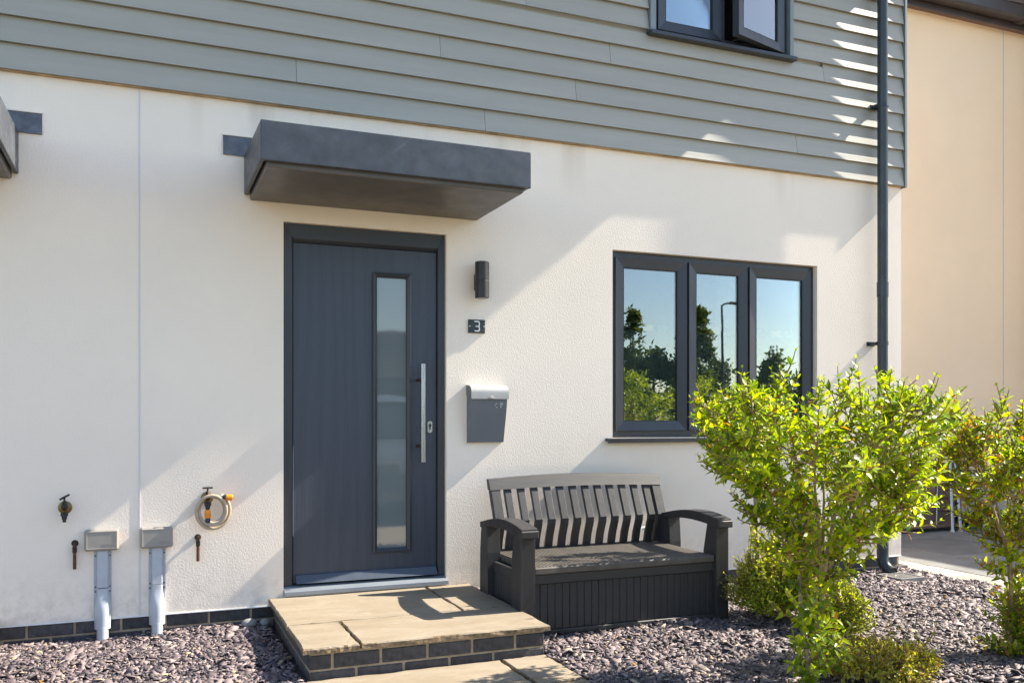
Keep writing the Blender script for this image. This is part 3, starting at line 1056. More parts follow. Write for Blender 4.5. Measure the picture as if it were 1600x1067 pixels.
# ------------------------------------------------------------------ wall fittings
lm = thing('wall_lamp', (1.935, 0, 1.93), 'black cylindrical wall lamp above the house number plate', 'lamp')
c0 = (1.936, -.072, 1.93)
MB().lathe([(.040, 0), (.044, .002), (.044, .105), (.0425, .107), (.0425, .111), (.044, .113), (.044, .222), (.040, .225)], c0, (0, 0, 1), 28).build('lamp_body', 'black_metal', lm, smooth=35)
MB().box(1.908, 1.962, -.034, .001, 1.985, 2.085, .003).build('wall_bracket', 'black_metal', lm)
MB().lathe([(.034, 0), (.034, .0015)], (1.936, -.072, 1.9285), (0, 0, 1), 20).build('lens', 'box_grey', lm)

np_ = thing('number_plate', (1.924, 0, 1.719), 'small dark slate plate with a white number 3 under the wall lamp', 'sign')
MB().box(1.869, 1.979, -.011, .001, 1.719, 1.803, .0015).build('plate', 'slate_plate', np_)
t3 = MB()
cx, cz, hw, hh, rr_ = 1.922, 1.761, .0185, .030, .009


def arc(cx, cz, r, a0, a1, n=5):
    return [(cx + r * math.cos(R(a0 + (a1 - a0) * i / n)), cz + r * math.sin(R(a0 + (a1 - a0) * i / n))) for i in range(n + 1)]


up_ = [(cx - hw * .75, cz + hh), (cx - hw * .3, cz + hh)] + arc(cx + hw - rr_, cz + hh - rr_, rr_, 90, 0) + arc(cx + hw - rr_, cz + .001 + rr_ * .8, rr_ * .9, 0, -90) + [(cx - hw * .35, cz + .001)]
lo_ = [(px, 2 * cz + .001 - pz) for px, pz in up_]
stroke(t3, up_, .0068, -.0125, -.011)
stroke(t3, lo_, .0068, -.0135, -.0105)
t3.build('numeral', 'white_paint', np_)
for xx in (1.8765, 1.9715):
    MB().lathe([(.0042, 0), (.0042, .002), (.003, .004)], (xx, -.011, 1.761), (0, -1, 0), 14).build('screw_cap', 'white_paint', np_, smooth=40)

lb = thing('letter_box', (1.975, 0, 1.03), 'grey wall letter box with a rounded silver lid right of the door', 'letter box')
bx0, bx1 = 1.860, 2.098
prof = [(0, 1.036), (-.024, 1.036), (-.040, 1.10), (-.062, 1.18), (-.080, 1.26), (-.090, 1.32), (-.088, 1.355), (0, 1.375)]
MB().prism(prof, 0, bx0, bx1).build('box_body', 'post_grey', lb, smooth=25)
lid = []
for i in range(9):
    t = math.pi / 2 * i / 8
    lid.append((-.052 - .050 * math.sin(t), 1.346 + .046 * math.cos(t)))
outer = [(0, 1.394), (-.03, 1.394)] + lid + [(-.102, 1.306)]
inner = [(p[0] + .004 if p[0] < -.05 else p[0], p[1] - .004) for p in outer]
inner[-1] = (-.098, 1.306)
w = MB()
V, F = [], []
n_ = len(outer)
for xx in (bx0 - .005, bx1 + .005):
    V += [(xx, p[0], p[1]) for p in outer] + [(xx, p[0], p[1]) for p in inner]
for i in range(n_ - 1):
    a0, a1, b0, b1 = i, i + 1, 2 * n_ + i, 2 * n_ + i + 1
    F += [(a0, a1, b1, b0), (n_ + a0, n_ + b0, n_ + b1, n_ + a1), (a0, n_ + a0, n_ + a1, a1), (b0, b1, n_ + b1, n_ + b0)]
F += [(0, 2 * n_, 3 * n_, n_), (n_ - 1, 2 * n_ - 1, 4 * n_ - 1, 3 * n_ - 1)]
w.add(V, F).build('lid', 'post_lid', lb, smooth=35)
MB().prism([(-.0, 1.33), (-.085, 1.33), (-.097, 1.345), (-.05, 1.388), (0, 1.39)], 0, bx0 - .003, bx0 - .0005).build('lid_cheek', 'post_grey', lb)
kn = MB()
pts = [(1.985 + .018 * math.cos(math.pi * i / 12), 1.3065 + .017 * math.sin(math.pi * i / 12)) for i in range(13)]
kn.prism(pts, 1, -.112, -.101)
kn.build('lid_catch', 'post_lid', lb, bevel=.003)
wl_ = MB()


def face_y(z):
    zs = [1.036, 1.10, 1.18, 1.26, 1.32]
    ys = [-.024, -.040, -.062, -.080, -.090]
    return float(np.interp(z, zs, ys))


for seg in ([(2.022, 1.274), (2.030, 1.279)], [(2.017, 1.268), (2.019, 1.264)], [(2.026, 1.256), (2.034, 1.253)], [(2.048, 1.279), (2.068, 1.2795)], [(2.0585, 1.277), (2.058, 1.252)], [(2.0665, 1.277), (2.067, 1.270)]):
    zc = (seg[0][1] + seg[1][1]) / 2
    stroke(wl_, seg, .0022, face_y(zc) - .0022, face_y(zc) + .001)
wl_.build('worn_lettering', 'white_paint', lb)


# cable boxes with ducts
def cable_box(x0, x1, cx, label, lines):
    t = thing('cable_box', (cx, 0, .02), label, 'utility box', 'grey cable entry boxes low on the wall')
    b = MB().box(x0, x1, -.048, .001, .486, .598, .009)
    b.build('box_cover', 'box_grey', t, smooth=30)
    ring(MB(), x0 + .012, x1 - .012, .498, .586, .0035, -.0497, -.047, .001).build('cover_rim', 'box_grey', t)
    if lines:
        g = MB()
        ring(g, x1 - .076, x1 - .02, .506, .522, .0015, -.0495, -.047)
        for i in range(8):
            xx = x1 - .0705 + i * .006
            g.box(xx, xx + .0034, -.0492, -.047, .5105 + .001 * (i % 2), .5175)
        g.build('moulded_lettering', 'box_grey', t)
    d = MB()
    d.box(cx - .043, cx + .043, -.007, .001, .115, .487, .001)
    d.build('duct_flange', 'duct', t)
    d = MB().box(cx - .027, cx + .027, -.030, -.007, .285, .4865, .004)
    d.build('duct_cover', 'duct', t)
    # hood: flat at the top blending to a half-round pipe
    V, F, nn, st = [], [], 14, 12
    for i in range(st + 1):
        z = .283 - .215 * i / st
        k = min(1.0, max(0.0, (i / st - .1) / .45))
        k = k * k * (3 - 2 * k)
        for j in range(nn + 1):
            a = math.pi * j / nn
            rx, ry = .028 + .013 * k, .030 + .018 * k
            ex = 0.35 + 0.65 * k
            sx = math.copysign(abs(math.cos(a)) ** ex, math.cos(a))
            sy = math.sin(a) ** ex
            V.append((cx - rx * sx, -.004 - ry * sy, z))
    for i in range(st):
        for j in range(nn):
            q = i * (nn + 1) + j
            F.append((q, q + 1, q + nn + 2, q + nn + 1))
    F.append(tuple(range(nn + 1)))
    F.append(tuple(range(st * (nn + 1) + nn, st * (nn + 1) - 1, -1)))
    MB().add(V, F).build('duct_hood', 'duct', t, smooth=35)
    MB().lathe([(.030, 0), (.028, .10)], (cx, -.026, -.02), (0, 0, 1), 18).build('duct_pipe', 'duct', t, smooth=40)
    for zz in (.455, .29, .265, .125):
        for xx in (cx - .036, cx + .036):
            MB().lathe([(.0048, 0), (.004, .003)], (xx, -.007, zz), (0, -1, 0), 10).build('screw', 'screw', t)


cable_box(-.292, -.124, -.204, 'grey cable box and duct between the bare tap and the render joint', True)
cable_box(-.020, .146, .066, 'grey cable box and duct just below the coiled hose', True)


# taps
def tap(x, z, label, lever):
    t = thing('garden_tap', (x, 0, z - .05), label, 'tap')
    MB().lathe([(.034, 0), (.034, .004), (.026, .009), (.013, .012), (.012, .03)], (x, 0.001, z + .004), (0, -1, 0), 20).build('wall_plate', 'brass', t, smooth=35)
    MB().tube([(x, -.02, z + .006), (x, -.055, z + .006)], .013, 14).lathe([(.009, 0), (.016, .008), (.018, .022), (.012, .032), (.010, .045), (.006, .05)], (x, -.052, z - .006), (0, 0, 1), 14).build('tap_body', 'brass_dark', t, smooth=40)
    MB().lathe([(.013, 0), (.013, .014), (.018, .016), (.018, .032), (.010, .036)], (x, -.056, z - .052), (0, 0, 1), 16).lathe([(.009, 0), (.009, .02)], (x, -.056, z - .068), (0, 0, 1), 14).build('spout', 'rubber', t, smooth=35)
    c, s_ = math.cos(lever), math.sin(lever)
    h = MB().tube([(x, -.052, z + .042), (x, -.052, z + .062)], .005, 10)
    h.tube([(x - .026 * c, -.052 - .006, z + .062 - .026 * s_), (x, -.052, z + .063), (x + .026 * c, -.052 + .006, z + .062 + .026 * s_)], .0052, 10)
    h.build('tap_handle', 'brass_dark', t, smooth=40)
    return t


tap(-.384, .715, 'bare bronze garden tap on the wall at far left', R(28))
tap(.325, .742, 'bronze garden tap carrying the orange hose connector and coiled hose', R(0))

hs = thing('garden_hose', (.345, 0, .58), 'short cream hose coiled on the tap with orange connectors', 'hose')
pts = []
for i in range(101):
    k = i / 100
    a = R(248) + k * R(890)
    rx = .058 + .034 * k + .004 * math.sin(k * 9)
    pts.append((.350 + rx * math.cos(a), -.045 - .014 * k + .018 * math.sin(k * 8.5), .676 + (rx + .008) * math.sin(a)))
pts = [(.325, -.056, .612), (.324, -.054, .603)] + pts + [(.392, -.066, .7545), (.405, -.066, .753)]
MB().tube(pts, .0092, 10).build('hose_tube', 'hose', hs, smooth=60)
MB().lathe([(.014, 0), (.0165, .004), (.0165, .040), (.014, .046)], (.325, -.056, .638), (0, 0, 1), 16).build('tap_connector', 'orange', hs, smooth=35)
MB().lathe([(.0115, 0), (.0135, .004), (.0135, .022), (.011, .026)], (.325, -.056, .612), (0, 0, 1), 16).build('connector_nut', 'slate_plate', hs, smooth=35)
MB().lathe([(.011, 0), (.013, .004), (.013, .017)], (.403, -.066, .753), (1, -.1, -.12), 16).build('end_nut', 'slate_plate', hs, smooth=35)
MB().lathe([(.014, 0), (.0175, .004), (.0175, .034), (.0145, .038)], (.419, -.0676, .751), (1, -.1, -.12), 16).build('end_connector', 'orange', hs, smooth=35)
MB().lathe([(.0085, 0), (.0085, .002)], (.4565, -.0716, .7465), (1, -.1, -.12), 14).build('connector_bore', 'rubber', hs)


def stub(x, z0, z1, label):
    t = thing('overflow_pipe', (x, 0, z0), label, 'pipe')
    MB().tube([(x, -.022, z0), (x, -.022, z1 - .022), (x, -.018, z1 - .008), (x, -.004, z1 - .004), (x, .01, z1 - .004)], .0085, 14).build('copper_pipe', 'copper', t, smooth=45)
    MB().tube([(x, -.022, z1 - .05), (x, -.022, z1 - .02)], .0112, 14).build('elbow_socket', 'brass_dark', t, smooth=45)
    MB().lathe([(.018, 0), (.015, .006)], (x, .0005, z1 - .004), (0, -1, 0), 16).build('pipe_collar', 'brass_dark', t, smooth=45)


stub(-.338, .394, .532, 'short copper overflow pipe below the bare tap')
stub(.276, .398, .532, 'short copper overflow pipe below the coiled hose')

# ------------------------------------------------------------------ step and path
st = thing('door_step', (1.27, -.6, 0), 'sandstone topped door step on dark brick below the front door', 'step')
MB().box(.688, 1.843, -1.188, .0, -.1, .124).build('mortar_core', 'mortar', st)
SLB = MB()


def slab(x0, x1, y0, y1, z0, z1, parent, name='slab', mat='sandstone', rough=.006, seed=0):
    """riven slab with a hand-dressed, uneven edge"""
    rn = random.Random(seed)
    n_ = 14
    def edge(a, b, fix, ax, inward):
        out = []
        for i in range(n_):
            t = a + (b - a) * i / n_
            o_ = rn.uniform(0, rough) * inward
            out.append((t, fix + o_) if ax == 0 else (fix + o_, t))
        return out
    per = edge(x0, x1, y0, 0, 1) + edge(y0, y1, x1, 1, -1) + edge(x1, x0, y1, 0, -1) + edge(y1, y0, x0, 1, 1)
    m = len(per)
    cx, cy = (x0 + x1) / 2, (y0 + y1) / 2
    V, F = [], []
    for (x, y) in per:
        V.append((x + .004 * (1 if x < cx else -1), y + .004 * (1 if y < cy else -1), z1 + rn.uniform(-.0015, .0015)))
    for (x, y) in per:
        V.append((x + rn.uniform(-.002, .002), y + rn.uniform(-.002, .002), z1 - .006))
    for (x, y) in per:
        V.append((x + rn.uniform(-.002, .002), y + rn.uniform(-.002, .002), z0))
    F.append(tuple(range(m)))
    F.append(tuple(range(3 * m - 1, 2 * m - 1, -1)))
    for k in (0, 1):
        for i in range(m):
            j = (i + 1) % m
            F.append((k * m + i, (k + 1) * m + i, (k + 1) * m + j, k * m + j))
    o = MB().add(V, F).build(name, mat, parent, org=(cx, cy, z0))
    if mat == 'sandstone':
        o.data.materials.append(M['stone_edge'])
        for p in o.data.polygons:
            if abs(p.normal.z) < .5:
                p.material_index = 1
    return o


for i, (a, b, c, d) in enumerate(((.655, .915, -1.212, -.722), (.922, 1.872, -1.212, -.722), (.655, 1.582, -.715, -.012), (1.589, 1.872, -.715, -.012))):
    slab(a, b, c, d, .1335, .158 + (.0015 if i % 2 else 0), st, seed=i + 3)
MB().box(.69, 1.845, -1.19, .0, .122, .1335).build('mortar_bed', 'mortar', st)
for ci, zc in enumerate((.0895, .0145)):
    off = .0 if ci == 0 else .1125
    x = .68 + .05 + off * .5
    # front course
    xs = [.68]
    x = .68 + (.105 if ci == 0 else .215)
    while x < 1.85 - .06:
        xs.append(x + .005)
        x += .225
    xs.append(1.852)
    for a, b in zip(xs[:-1], xs[1:]):
        bb = MB().box(a + .0065, b - .0065, -1.193, -1.10, zc - .0325, zc + .0325, .004)
        bb.build('brick', 'brick', st, org=((a + b) / 2, -1.15, zc))
    # side courses
    for xa, xb in ((.683, .78), (1.755, 1.848)):
        y = -1.095 - (.0 if ci else .11)
        ys = [-1.095]
        y = -1.095 + (.215 if ci == 0 else .105)
        while y < -.06:
            ys.append(y)
            y += .225
        ys.append(-.005)
        for a, b in zip(ys[:-1], ys[1:]):
            bb = MB().box(xa, xb, a + .005, b - .005, zc - .0325, zc + .0325, .004)
            bb.build('brick', 'brick', st, org=((xa + xb) / 2, (a + b) / 2, zc))

st2 = copy_tree(st, None, (-2.56, 0, 0))
tag(st2, 'matching sandstone door step under the left canopy, outside the frame', 'step')

path = structure(MB().box(.66, 1.85, -2.655, -1.195, -.1, -.01).build('garden_path', 'mortar'))
for i, (a, b, c, d) in enumerate(((.665, 1.605, -1.80, -1.20), (1.613, 1.850, -1.63, -1.20), (1.613, 1.850, -2.25, -1.638), (.665, 1.605, -2.40, -1.808), (.665, 1.20, -2.652, -2.408), (1.208, 1.605, -2.652, -2.408), (1.613, 1.85, -2.652, -2.258))):
    slab(a, b, c, d, -.012, .012 + (.002 if i % 2 else 0), path, seed=40 + i, rough=.008)

# two pebbles by the step
def pebble(x, y, z, a, b, c, rot, label):
    V, F = [], []
    nu, nv = 14, 9
    rn = random.Random(int(x * 1000))
    for i in range(nv + 1):
        th = math.pi * i / nv
        for j in range(nu):
            ph = 2 * math.pi * j / nu
            k = 1 + .06 * math.sin(2 * ph + x * 9) + .04 * math.cos(3 * th + ph)
            V.append((x + k * (a * math.sin(th) * math.cos(ph) * math.cos(rot) - b * math.sin(th) * math.sin(ph) * math.sin(rot)),
                      y + k * (a * math.sin(th) * math.cos(ph) * math.sin(rot) + b * math.sin(th) * math.sin(ph) * math.cos(rot)),
                      z + c * math.cos(th)))
    for i in range(nv):
        for j in range(nu):
            F.append((i * nu + j, i * nu + (j + 1) % nu, (i + 1) * nu + (j + 1) % nu, (i + 1) * nu + j))
    tag(MB().add(V, F).build('pebble', 'pebble', None, smooth=60), label, 'pebble', 'smooth pebbles beside the step')


pebble(.545, -.075, .043, .046, .034, .026, .2, 'larger smooth grey pebble, the one farther from the step')
pebble(.632, -.07, .040, .034, .028, .022, .5, 'smaller smooth grey pebble touching the brick step')

# ------------------------------------------------------------------ drain grate by the downpipe
gr = thing('drain_grate', (5.13, -.30, .02), 'square grey drain grate in the slate under the downpipe', 'drain')
ring_v = MB()
ga, gb, gc, gd = 5.01, 5.25, -.42, -.19
ring_v.box(ga, gb, gc, gc + .018, .012, .034).box(ga, gb, gd - .018, gd, .012, .034).box(ga, ga + .018, gc + .018, gd - .018, .012, .034).box(gb - .018, gb, gc + .018, gd - .018, .012, .034)
ring_v.build('grate_frame', 'grate', gr)
for i in range(8):
    x = ga + .026 + i * .0245
    MB().box(x, x + .012, gc + .018, gd - .018, .014, .030).build('grate_bar', 'grate', gr)

# ------------------------------------------------------------------ storage bench
bn = thing('storage_bench', (2.515, -.53, 0), 'dark resin storage bench with slatted back against the white wall', 'bench')
BX0, BX1 = 1.85, 3.18


def y_back(z):
    return float(np.interp(z, [.38, .46, .56, .84], [-.225, -.245, -.285, -.165]))


def arm(xa, xb):
    m = MB()
    # front post, flaring to the foot
    m.prism([(-.885, .015), (-.745, .015), (-.752, .40), (-.775, .50), (-.79, .565), (-.885, .565)], 0, xa, xb)
    # rear post
    m.prism([(-.39, .015), (-.255, .015), (-.262, .40), (-.284, .556), (-.372, .556), (-.385, .40)], 0, xa + .001, xb - .001)
    # arched rail
    n_ = 14
    top, bot = [], []
    for i in range(n_ + 1):
        t = i / n_
        y = -.905 + .625 * t
        top.append((y, .585 + .045 * math.sin(math.pi * min(1, t * .92 + .10)) - .010 * t))
        bot.append((y, .548 + .026 * math.sin(math.pi * t) - .006 * t))
    m.prism(bot + top[::-1], 0, xa - .006, xb + .006)
    # overhanging front lip
    m.box(xa - .009, xb + .009, -.918, -.895, .548, .590, .004)
    return m


for xa, xb in ((BX0, BX0 + .085), (BX1 - .085, BX1)):
    arm(xa, xb).build('armrest', 'resin_v', bn, bevel=.005)
# carcass and planked panels
MB().box(BX0 + .06, BX1 - .06, -.826, -.25, .02, .335).build('chest', 'resin', bn)
fp = part_empty('front_panel', (2.515, -.84, .02), bn)
MB().box(BX0 + .08, BX1 - .08, -.862, -.827, .292, .345, .004).build('top_rail', 'resin', fp)
MB().box(BX0 + .08, BX1 - .08, -.868, -.827, .016, .042, .004).build('bottom_rail', 'resin', fp)
npk = 26
pw = (BX1 - BX0 - .166) / npk
pm_ = MB().box(-pw / 2 + .0012, pw / 2 - .0012, -.009, .009, -.124, .124, .0022)
plank_me = raw_mesh('plank', pm_.v, pm_.f, 'resin_v')
for i in range(npk):
    piece('plank', plank_me, (BX0 + .083 + pw * (i + .5), -.843 + random.uniform(-.0006, .0006), .167), fp)
for nm, xs in (('side_panel', BX0 + .052), ('side_panel', BX1 - .052)):
    sp = part_empty(nm, (xs, -.53, .02), bn)
    MB().box(xs - .018, xs + .018, -.745, -.395, .30, .352, .003).build('top_rail', 'resin_v', sp)
    for i in range(8):
        yy = -.722 + i * .0435
        MB().box(xs - .012, xs + .012, yy - .0205, yy + .0205, .02, .30, .002).build('plank', 'resin_v', sp)
# lid: board with narrow ribs
ld = MB().box(BX0 + .088, BX1 - .088, -.872, -.215, .345, .384, .006)
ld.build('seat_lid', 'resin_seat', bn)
rb = MB()
nr = 52
rw = (BX1 - BX0 - .19) / nr
for i in range(nr):
    x = BX0 + .095 + rw * i
    rb.box(x + .002, x + rw - .002, -.866, -.235, .380, .388, .0015)
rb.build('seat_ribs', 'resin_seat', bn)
# back
bk = part_empty('backrest', (2.515, -.25, .38), bn)
BZ = .80


def bent(m, xa, xb, z0, z1, th, lean=0.0):
    zs = [z0] + [z for z in (.42, .46, .50, .54, .57, .60, .64, .72) if z0 < z < z1] + [z1]
    poly = [(y_back(z) - th / 2, z) for z in zs] + [(y_back(z) + th / 2, z) for z in zs[::-1]]
    return m.prism(poly, 0, xa, xb)


SX0, SX1 = 1.935, 3.125
for xa, xb in ((SX0, SX0 + .065), (SX1 - .065, SX1)):
    m = bent(MB(), xa, xb, .385, .775, .042)
    m.build('stile', 'resin_v', bk, bevel=.004)
# arched top rail
tr_ = MB()
n_ = 20
V, F = [], []
for i in range(n_ + 1):
    t = i / n_
    x = SX0 - .003 + (SX1 - SX0 + .006) * t
    zt = .816 + .022 * math.sin(math.pi * t)
    zb = .752 + .012 * math.sin(math.pi * t)
    yb, yt = y_back(zb), y_back(zt)
    V += [(x, yb - .025, zb), (x, yt - .022, zt - .006), (x, yt - .014, zt), (x, yt + .020, zt), (x, yb + .022, zb)]
for i in range(n_):
    for j in range(5):
        j2 = (j + 1) % 5
        F.append((i * 5 + j, i * 5 + j2, (i + 1) * 5 + j2, (i + 1) * 5 + j))
F += [(4, 3, 2, 1, 0), tuple(n_ * 5 + j for j in range(5))]
tr_.add(V, F).build('back_rail', 'resin', bk, smooth=25)
ns = 12
gap = (SX1 - SX0 - .13) / ns
for i in range(ns):
    cx = SX0 + .065 + gap * (i + .56)
    bent(MB(), cx - .0235, cx + .0235, .386, .765, .026).build('slat', 'resin_v', bk, bevel=.003)
MB().box(SX0 + .01, SX1 - .01, -.235, -.205, .36, .392).build('back_foot_rail', 'resin', bk)

# grey bent tube behind the bench
tb = thing('bent_tube', (3.20, -.12, 0), 'thin pale bent tube standing between the bench and the wall', 'tube')
MB().tube([(2.98, -.16, .02), (2.985, -.16, .36), (2.995, -.15, .43), (3.03, -.14, .462), (3.09, -.13, .465), (3.2, -.11, .43), (3.30, -.10, .38), (3.34, -.10, .02)], .011, 12).build('tube', 'duct', tb, smooth=60)

# ------------------------------------------------------------------ patio between the houses
patio = structure(MB().box(5.49, 9.40, -2.66, 1.86, -.2, -.016).build('side_patio', 'mortar'))
yy = -2.655
k = 0
while yy < 1.84:
    d = min(.45, 1.855 - yy)
    slab(5.495, 5.775, yy + .003, yy + d - .003, -.018, .012, patio, 'slab', 'pale_slab', .002, 100 + k)
    yy += .45
    k += 1
rowx, k = 5.78, 0
while rowx < 9.36:
    wdt = (.60, .90, .60)[k % 3]
    wdt = min(wdt, 9.395 - rowx)
    yy = -2.655 - (.3 if k % 2 else 0)
    q = 0
    while yy < 1.84:
        dl = (.90, .60, .60)[(q + k) % 3]
        a, b = max(yy, -2.655), min(yy + dl, 1.855)
        if b - a > .05:
            slab(rowx + .003, rowx + wdt - .003, a + .003, b - .003, -.018, .010 + .002 * ((q + k) % 2), patio, 'slab', 'grey_slab', .002, 200 + k * 10 + q)
        yy += dl
        q += 1
    rowx += wdt
    k += 1

# ------------------------------------------------------------------ neighbouring house, set back
nb = thing('neighbour_house', (8.0, 1.9, 0), 'cream rendered house set back behind the shrubs with a brown gutter', 'house')
MB().box(6.62, 9.42, 1.88, 2.1, .12, 5.62).build('cream_wall', 'render_warm', nb)
MB().box(6.62, 6.84, 2.1, 7.0, .0, 5.62).build('end_wall', 'render_warm', nb)
MB().box(6.63, 9.41, 1.895, 2.09, -.1, .12).build('plinth', 'brick', nb)
MB().box(8.915, 8.921, 1.8765, 1.8805, .12, 5.6).build('movement_joint', 'duct', nb)
MB().box(6.55, 9.55, 1.76, 1.88, 5.53, 5.56).build('eaves_soffit', 'timber', nb)
# squared gutter with a union bracket
g = MB().prism([(1.615, 5.70), (1.625, 5.585), (1.64, 5.56), (1.735, 5.56), (1.755, 5.585), (1.755, 5.70), (1.745, 5.70), (1.745, 5.59), (1.64, 5.575), (1.625, 5.70)], 0, 6.50, 9.62)
g.build('gutter', 'gutter', nb, bevel=.004)
MB().prism([(1.605, 5.705), (1.617, 5.575), (1.64, 5.545), (1.745, 5.545), (1.762, 5.575), (1.762, 5.60), (1.60, 5.60)], 0, 8.93, 9.02).build('gutter_union', 'gutter', nb, bevel=.004)
MB().box(6.5, 9.62, 1.757, 1.775, 5.50, 5.74).build('fascia_board', 'gutter', nb)
MB().tube([(9.40, 1.80, 5.5), (9.40, 1.80, .05)], .04, 16).build('downpipe', 'gutter', nb, smooth=40)
MB().prism([(1.60, 5.76), (4.6, 8.0), (7.6, 5.76), (7.6, 5.68), (4.6, 7.9), (1.60, 5.70)], 0, 6.5, 9.62).build('roof', 'roof_tile', nb)
tl = MB().prism([(-.0, -.012), (.32, .222), (.32, .24), (-.0, .012)], 0, -.14, .14)
tl_me = raw_mesh('roof_tile', tl.v, tl.f, 'roof_tile')
for i in range(11):
    for j in range(3):
        piece('roof_tile', tl_me, (6.66 + i * .285, 1.585 + j * .28 + .004, 5.785 + j * .209 + .012), nb)
# unseen projecting wing, added to shade the neighbour's front wall
MB().box(9.46, 13.0, .75, 7.0, 0, 5.9).build('shade_wing_wall', 'render_far', nb)
MB().prism([(9.2, 5.85), (11.2, 7.8), (13.2, 5.85), (13.2, 5.75), (11.2, 7.7), (9.2, 5.75)], 1, .5, 7.2).build('shade_wing_roof', 'roof_tile', nb) if False else \
    MB().add([(x, y, z) for y in (.6, 7.2) for (x, z) in ((9.3, 5.9), (11.2, 7.6), (13.2, 5.9))], [(0, 1, 2), (3, 5, 4), (0, 3, 4, 1), (1, 4, 5, 2), (0, 2, 5, 3)]).build('shade_wing_roof', 'roof_tile', nb)

# unseen house added beyond the side patio to shade it
nh = thing('patio_shade_house', (15, -1, 0), 'unseen pale house added beyond the patio to shade it, outside the right edge', 'house')
MB().box(11.9, 18.0, -2.4, .74, -.1, 4.85).build('pale_wall', 'render_far', nh)
MB().add([(x, y, z) for y in (-2.6, .744) for (x, z) in ((11.72, 4.85), (15, 6.9), (18.3, 4.85))], [(0, 1, 2), (3, 5, 4), (0, 3, 4, 1), (1, 4, 5, 2), (0, 2, 5, 3)]).build('tiled_roof', 'roof_tile', nh)

# ------------------------------------------------------------------ things against the neighbour's wall
tu = thing('timber_planter', (7.2, 1.7, 0), 'brown timber planter of stacked boards behind the leafy shrub', 'planter')
for i in range(4):
    MB().box(6.75, 7.86, 1.60, 1.635, .075 + i * .135, .075 + i * .135 + .128, .003).build('plank', 'timber', tu)
    MB().box(7.83, 7.865, 1.64, 1.84, .075 + i * .135, .075 + i * .135 + .128, .003).build('plank', 'timber', tu)
MB().box(6.72, 7.88, 1.52, 1.60, .055, .078, .003).build('ledge', 'timber', tu)
MB().box(6.8, 7.8, 1.64, 1.84, .0, .52).build('inner_box', 'wrought', tu)
rc = thing('rolled_canvas', (7.3, 1.7, .62), 'dark rolled canvas lying on the timber planter', 'canvas roll')
MB().tube([(6.7, 1.68, .665), (7.0, 1.68, .668), (7.5, 1.68, .664), (7.95, 1.68, .667)], [.045, .047, .047, .045], 14).build('canvas', 'wrought', rc, smooth=50)
MB().tube([(7.3, 1.68, .666), (7.33, 1.68, .666)], .050, 14).build('strap', 'rubber', rc, smooth=50)
for i, (xb, xt, yb, lab) in enumerate(((7.66, 7.735, 1.46, 'silver pole leaning on the planter, its foot standing furthest out'), (7.775, 7.80, 1.46, 'upright silver pole with dark clips next to the leaning one'))):
    t = thing('metal_pole', (xb, yb, 0), lab, 'pole', 'silver poles by the planter')
    MB().tube([(xb, yb, .012), (xt, yb + .10, .78)], .019, 12).build('pole', 'felt', t, smooth=50)
    MB().tube([(xb, yb, .010), (xb + .003, yb + .003, .03)], .022, 12).build('pole_foot', 'duct', t, smooth=50)
    if i:
        for zz in (.40, .30):
            MB().tube([(xb + .012 - .03, yb + .04, zz), (xb + .012 + .0, yb + .035, zz)], .016, 8).build('clip', 'rubber', t)
t = thing('thin_rod', (7.55, 1.54, .08), 'thin pale rod leaning on the planter boards', 'rod')
MB().tube([(7.55, 1.56, .079), (7.60, 1.592, .50)], .007, 8).build('rod', 'felt', t, smooth=50)
bxp = thing('storage_chest', (8.4, 1.7, 0), 'low beige panelled chest on a dark base by the cream wall', 'chest')
for z0_, z1_ in ((.19, .36), (.375, .62)):
    MB().box(7.93, 9.0, 1.58, 1.62, z0_, z1_, .005).build('panel', 'beige_panel', bxp)
MB().box(7.95, 8.98, 1.60, 1.86, .17, .61).build('chest_body', 'wrought', bxp)
MB().box(7.91, 9.02, 1.56, 1.87, .62, .645, .005).build('chest_lid', 'beige_panel', bxp)
for x in (7.98, 8.5, 8.92):
    MB().box(x, x + .05, 1.64, 1.84, .012, .17).build('foot', 'wrought', bxp)
pt = thing('grey_pot', (8.16, 1.45, 0), 'pale grey cylindrical pot in front of the beige chest', 'pot')
MB().lathe([(.055, 0), (.07, .01), (.078, .30), (.084, .305), (.084, .33), (.072, .33), (.066, .29)], (8.16, 1.43, .012), (0, 0, 1), 22).build('pot', 'duct', pt, smooth=40)

# ------------------------------------------------------------------ shrubs
# leaf blade: pointed ellipse folded along its midrib, tip drooping
LS = [0.0, 0.16, 0.42, 0.72, 1.0]
LW = [0.0, 0.62, 1.0, 0.66, 0.0]
LT_V, LT_F = [], []
for s_, w_ in zip(LS, LW):
    LT_V.append((s_, 0.0, -0.20 * s_ * s_))
mid = list(range(5))
lft, rgt = [None] * 5, [None] * 5
for i in (1, 2, 3):
    lft[i] = len(LT_V)
    LT_V.append((LS[i] * .98, 0.235 * LW[i], -0.22 * LS[i] ** 2 + 0.085 * LW[i]))
    rgt[i] = len(LT_V)
    LT_V.append((LS[i] * .98, -0.235 * LW[i], -0.22 * LS[i] ** 2 + 0.085 * LW[i]))
LT_F = [(0, 1, lft[1]), (0, rgt[1], 1), (1, 2, lft[2], lft[1]), (1, rgt[1], rgt[2], 2), (2, 3, lft[3], lft[2]), (2, rgt[2], rgt[3], 3), (3, 4, lft[3]), (3, rgt[3], 4)]
LT = np.array(LT_V)
CAMP = np.array(cam.location)


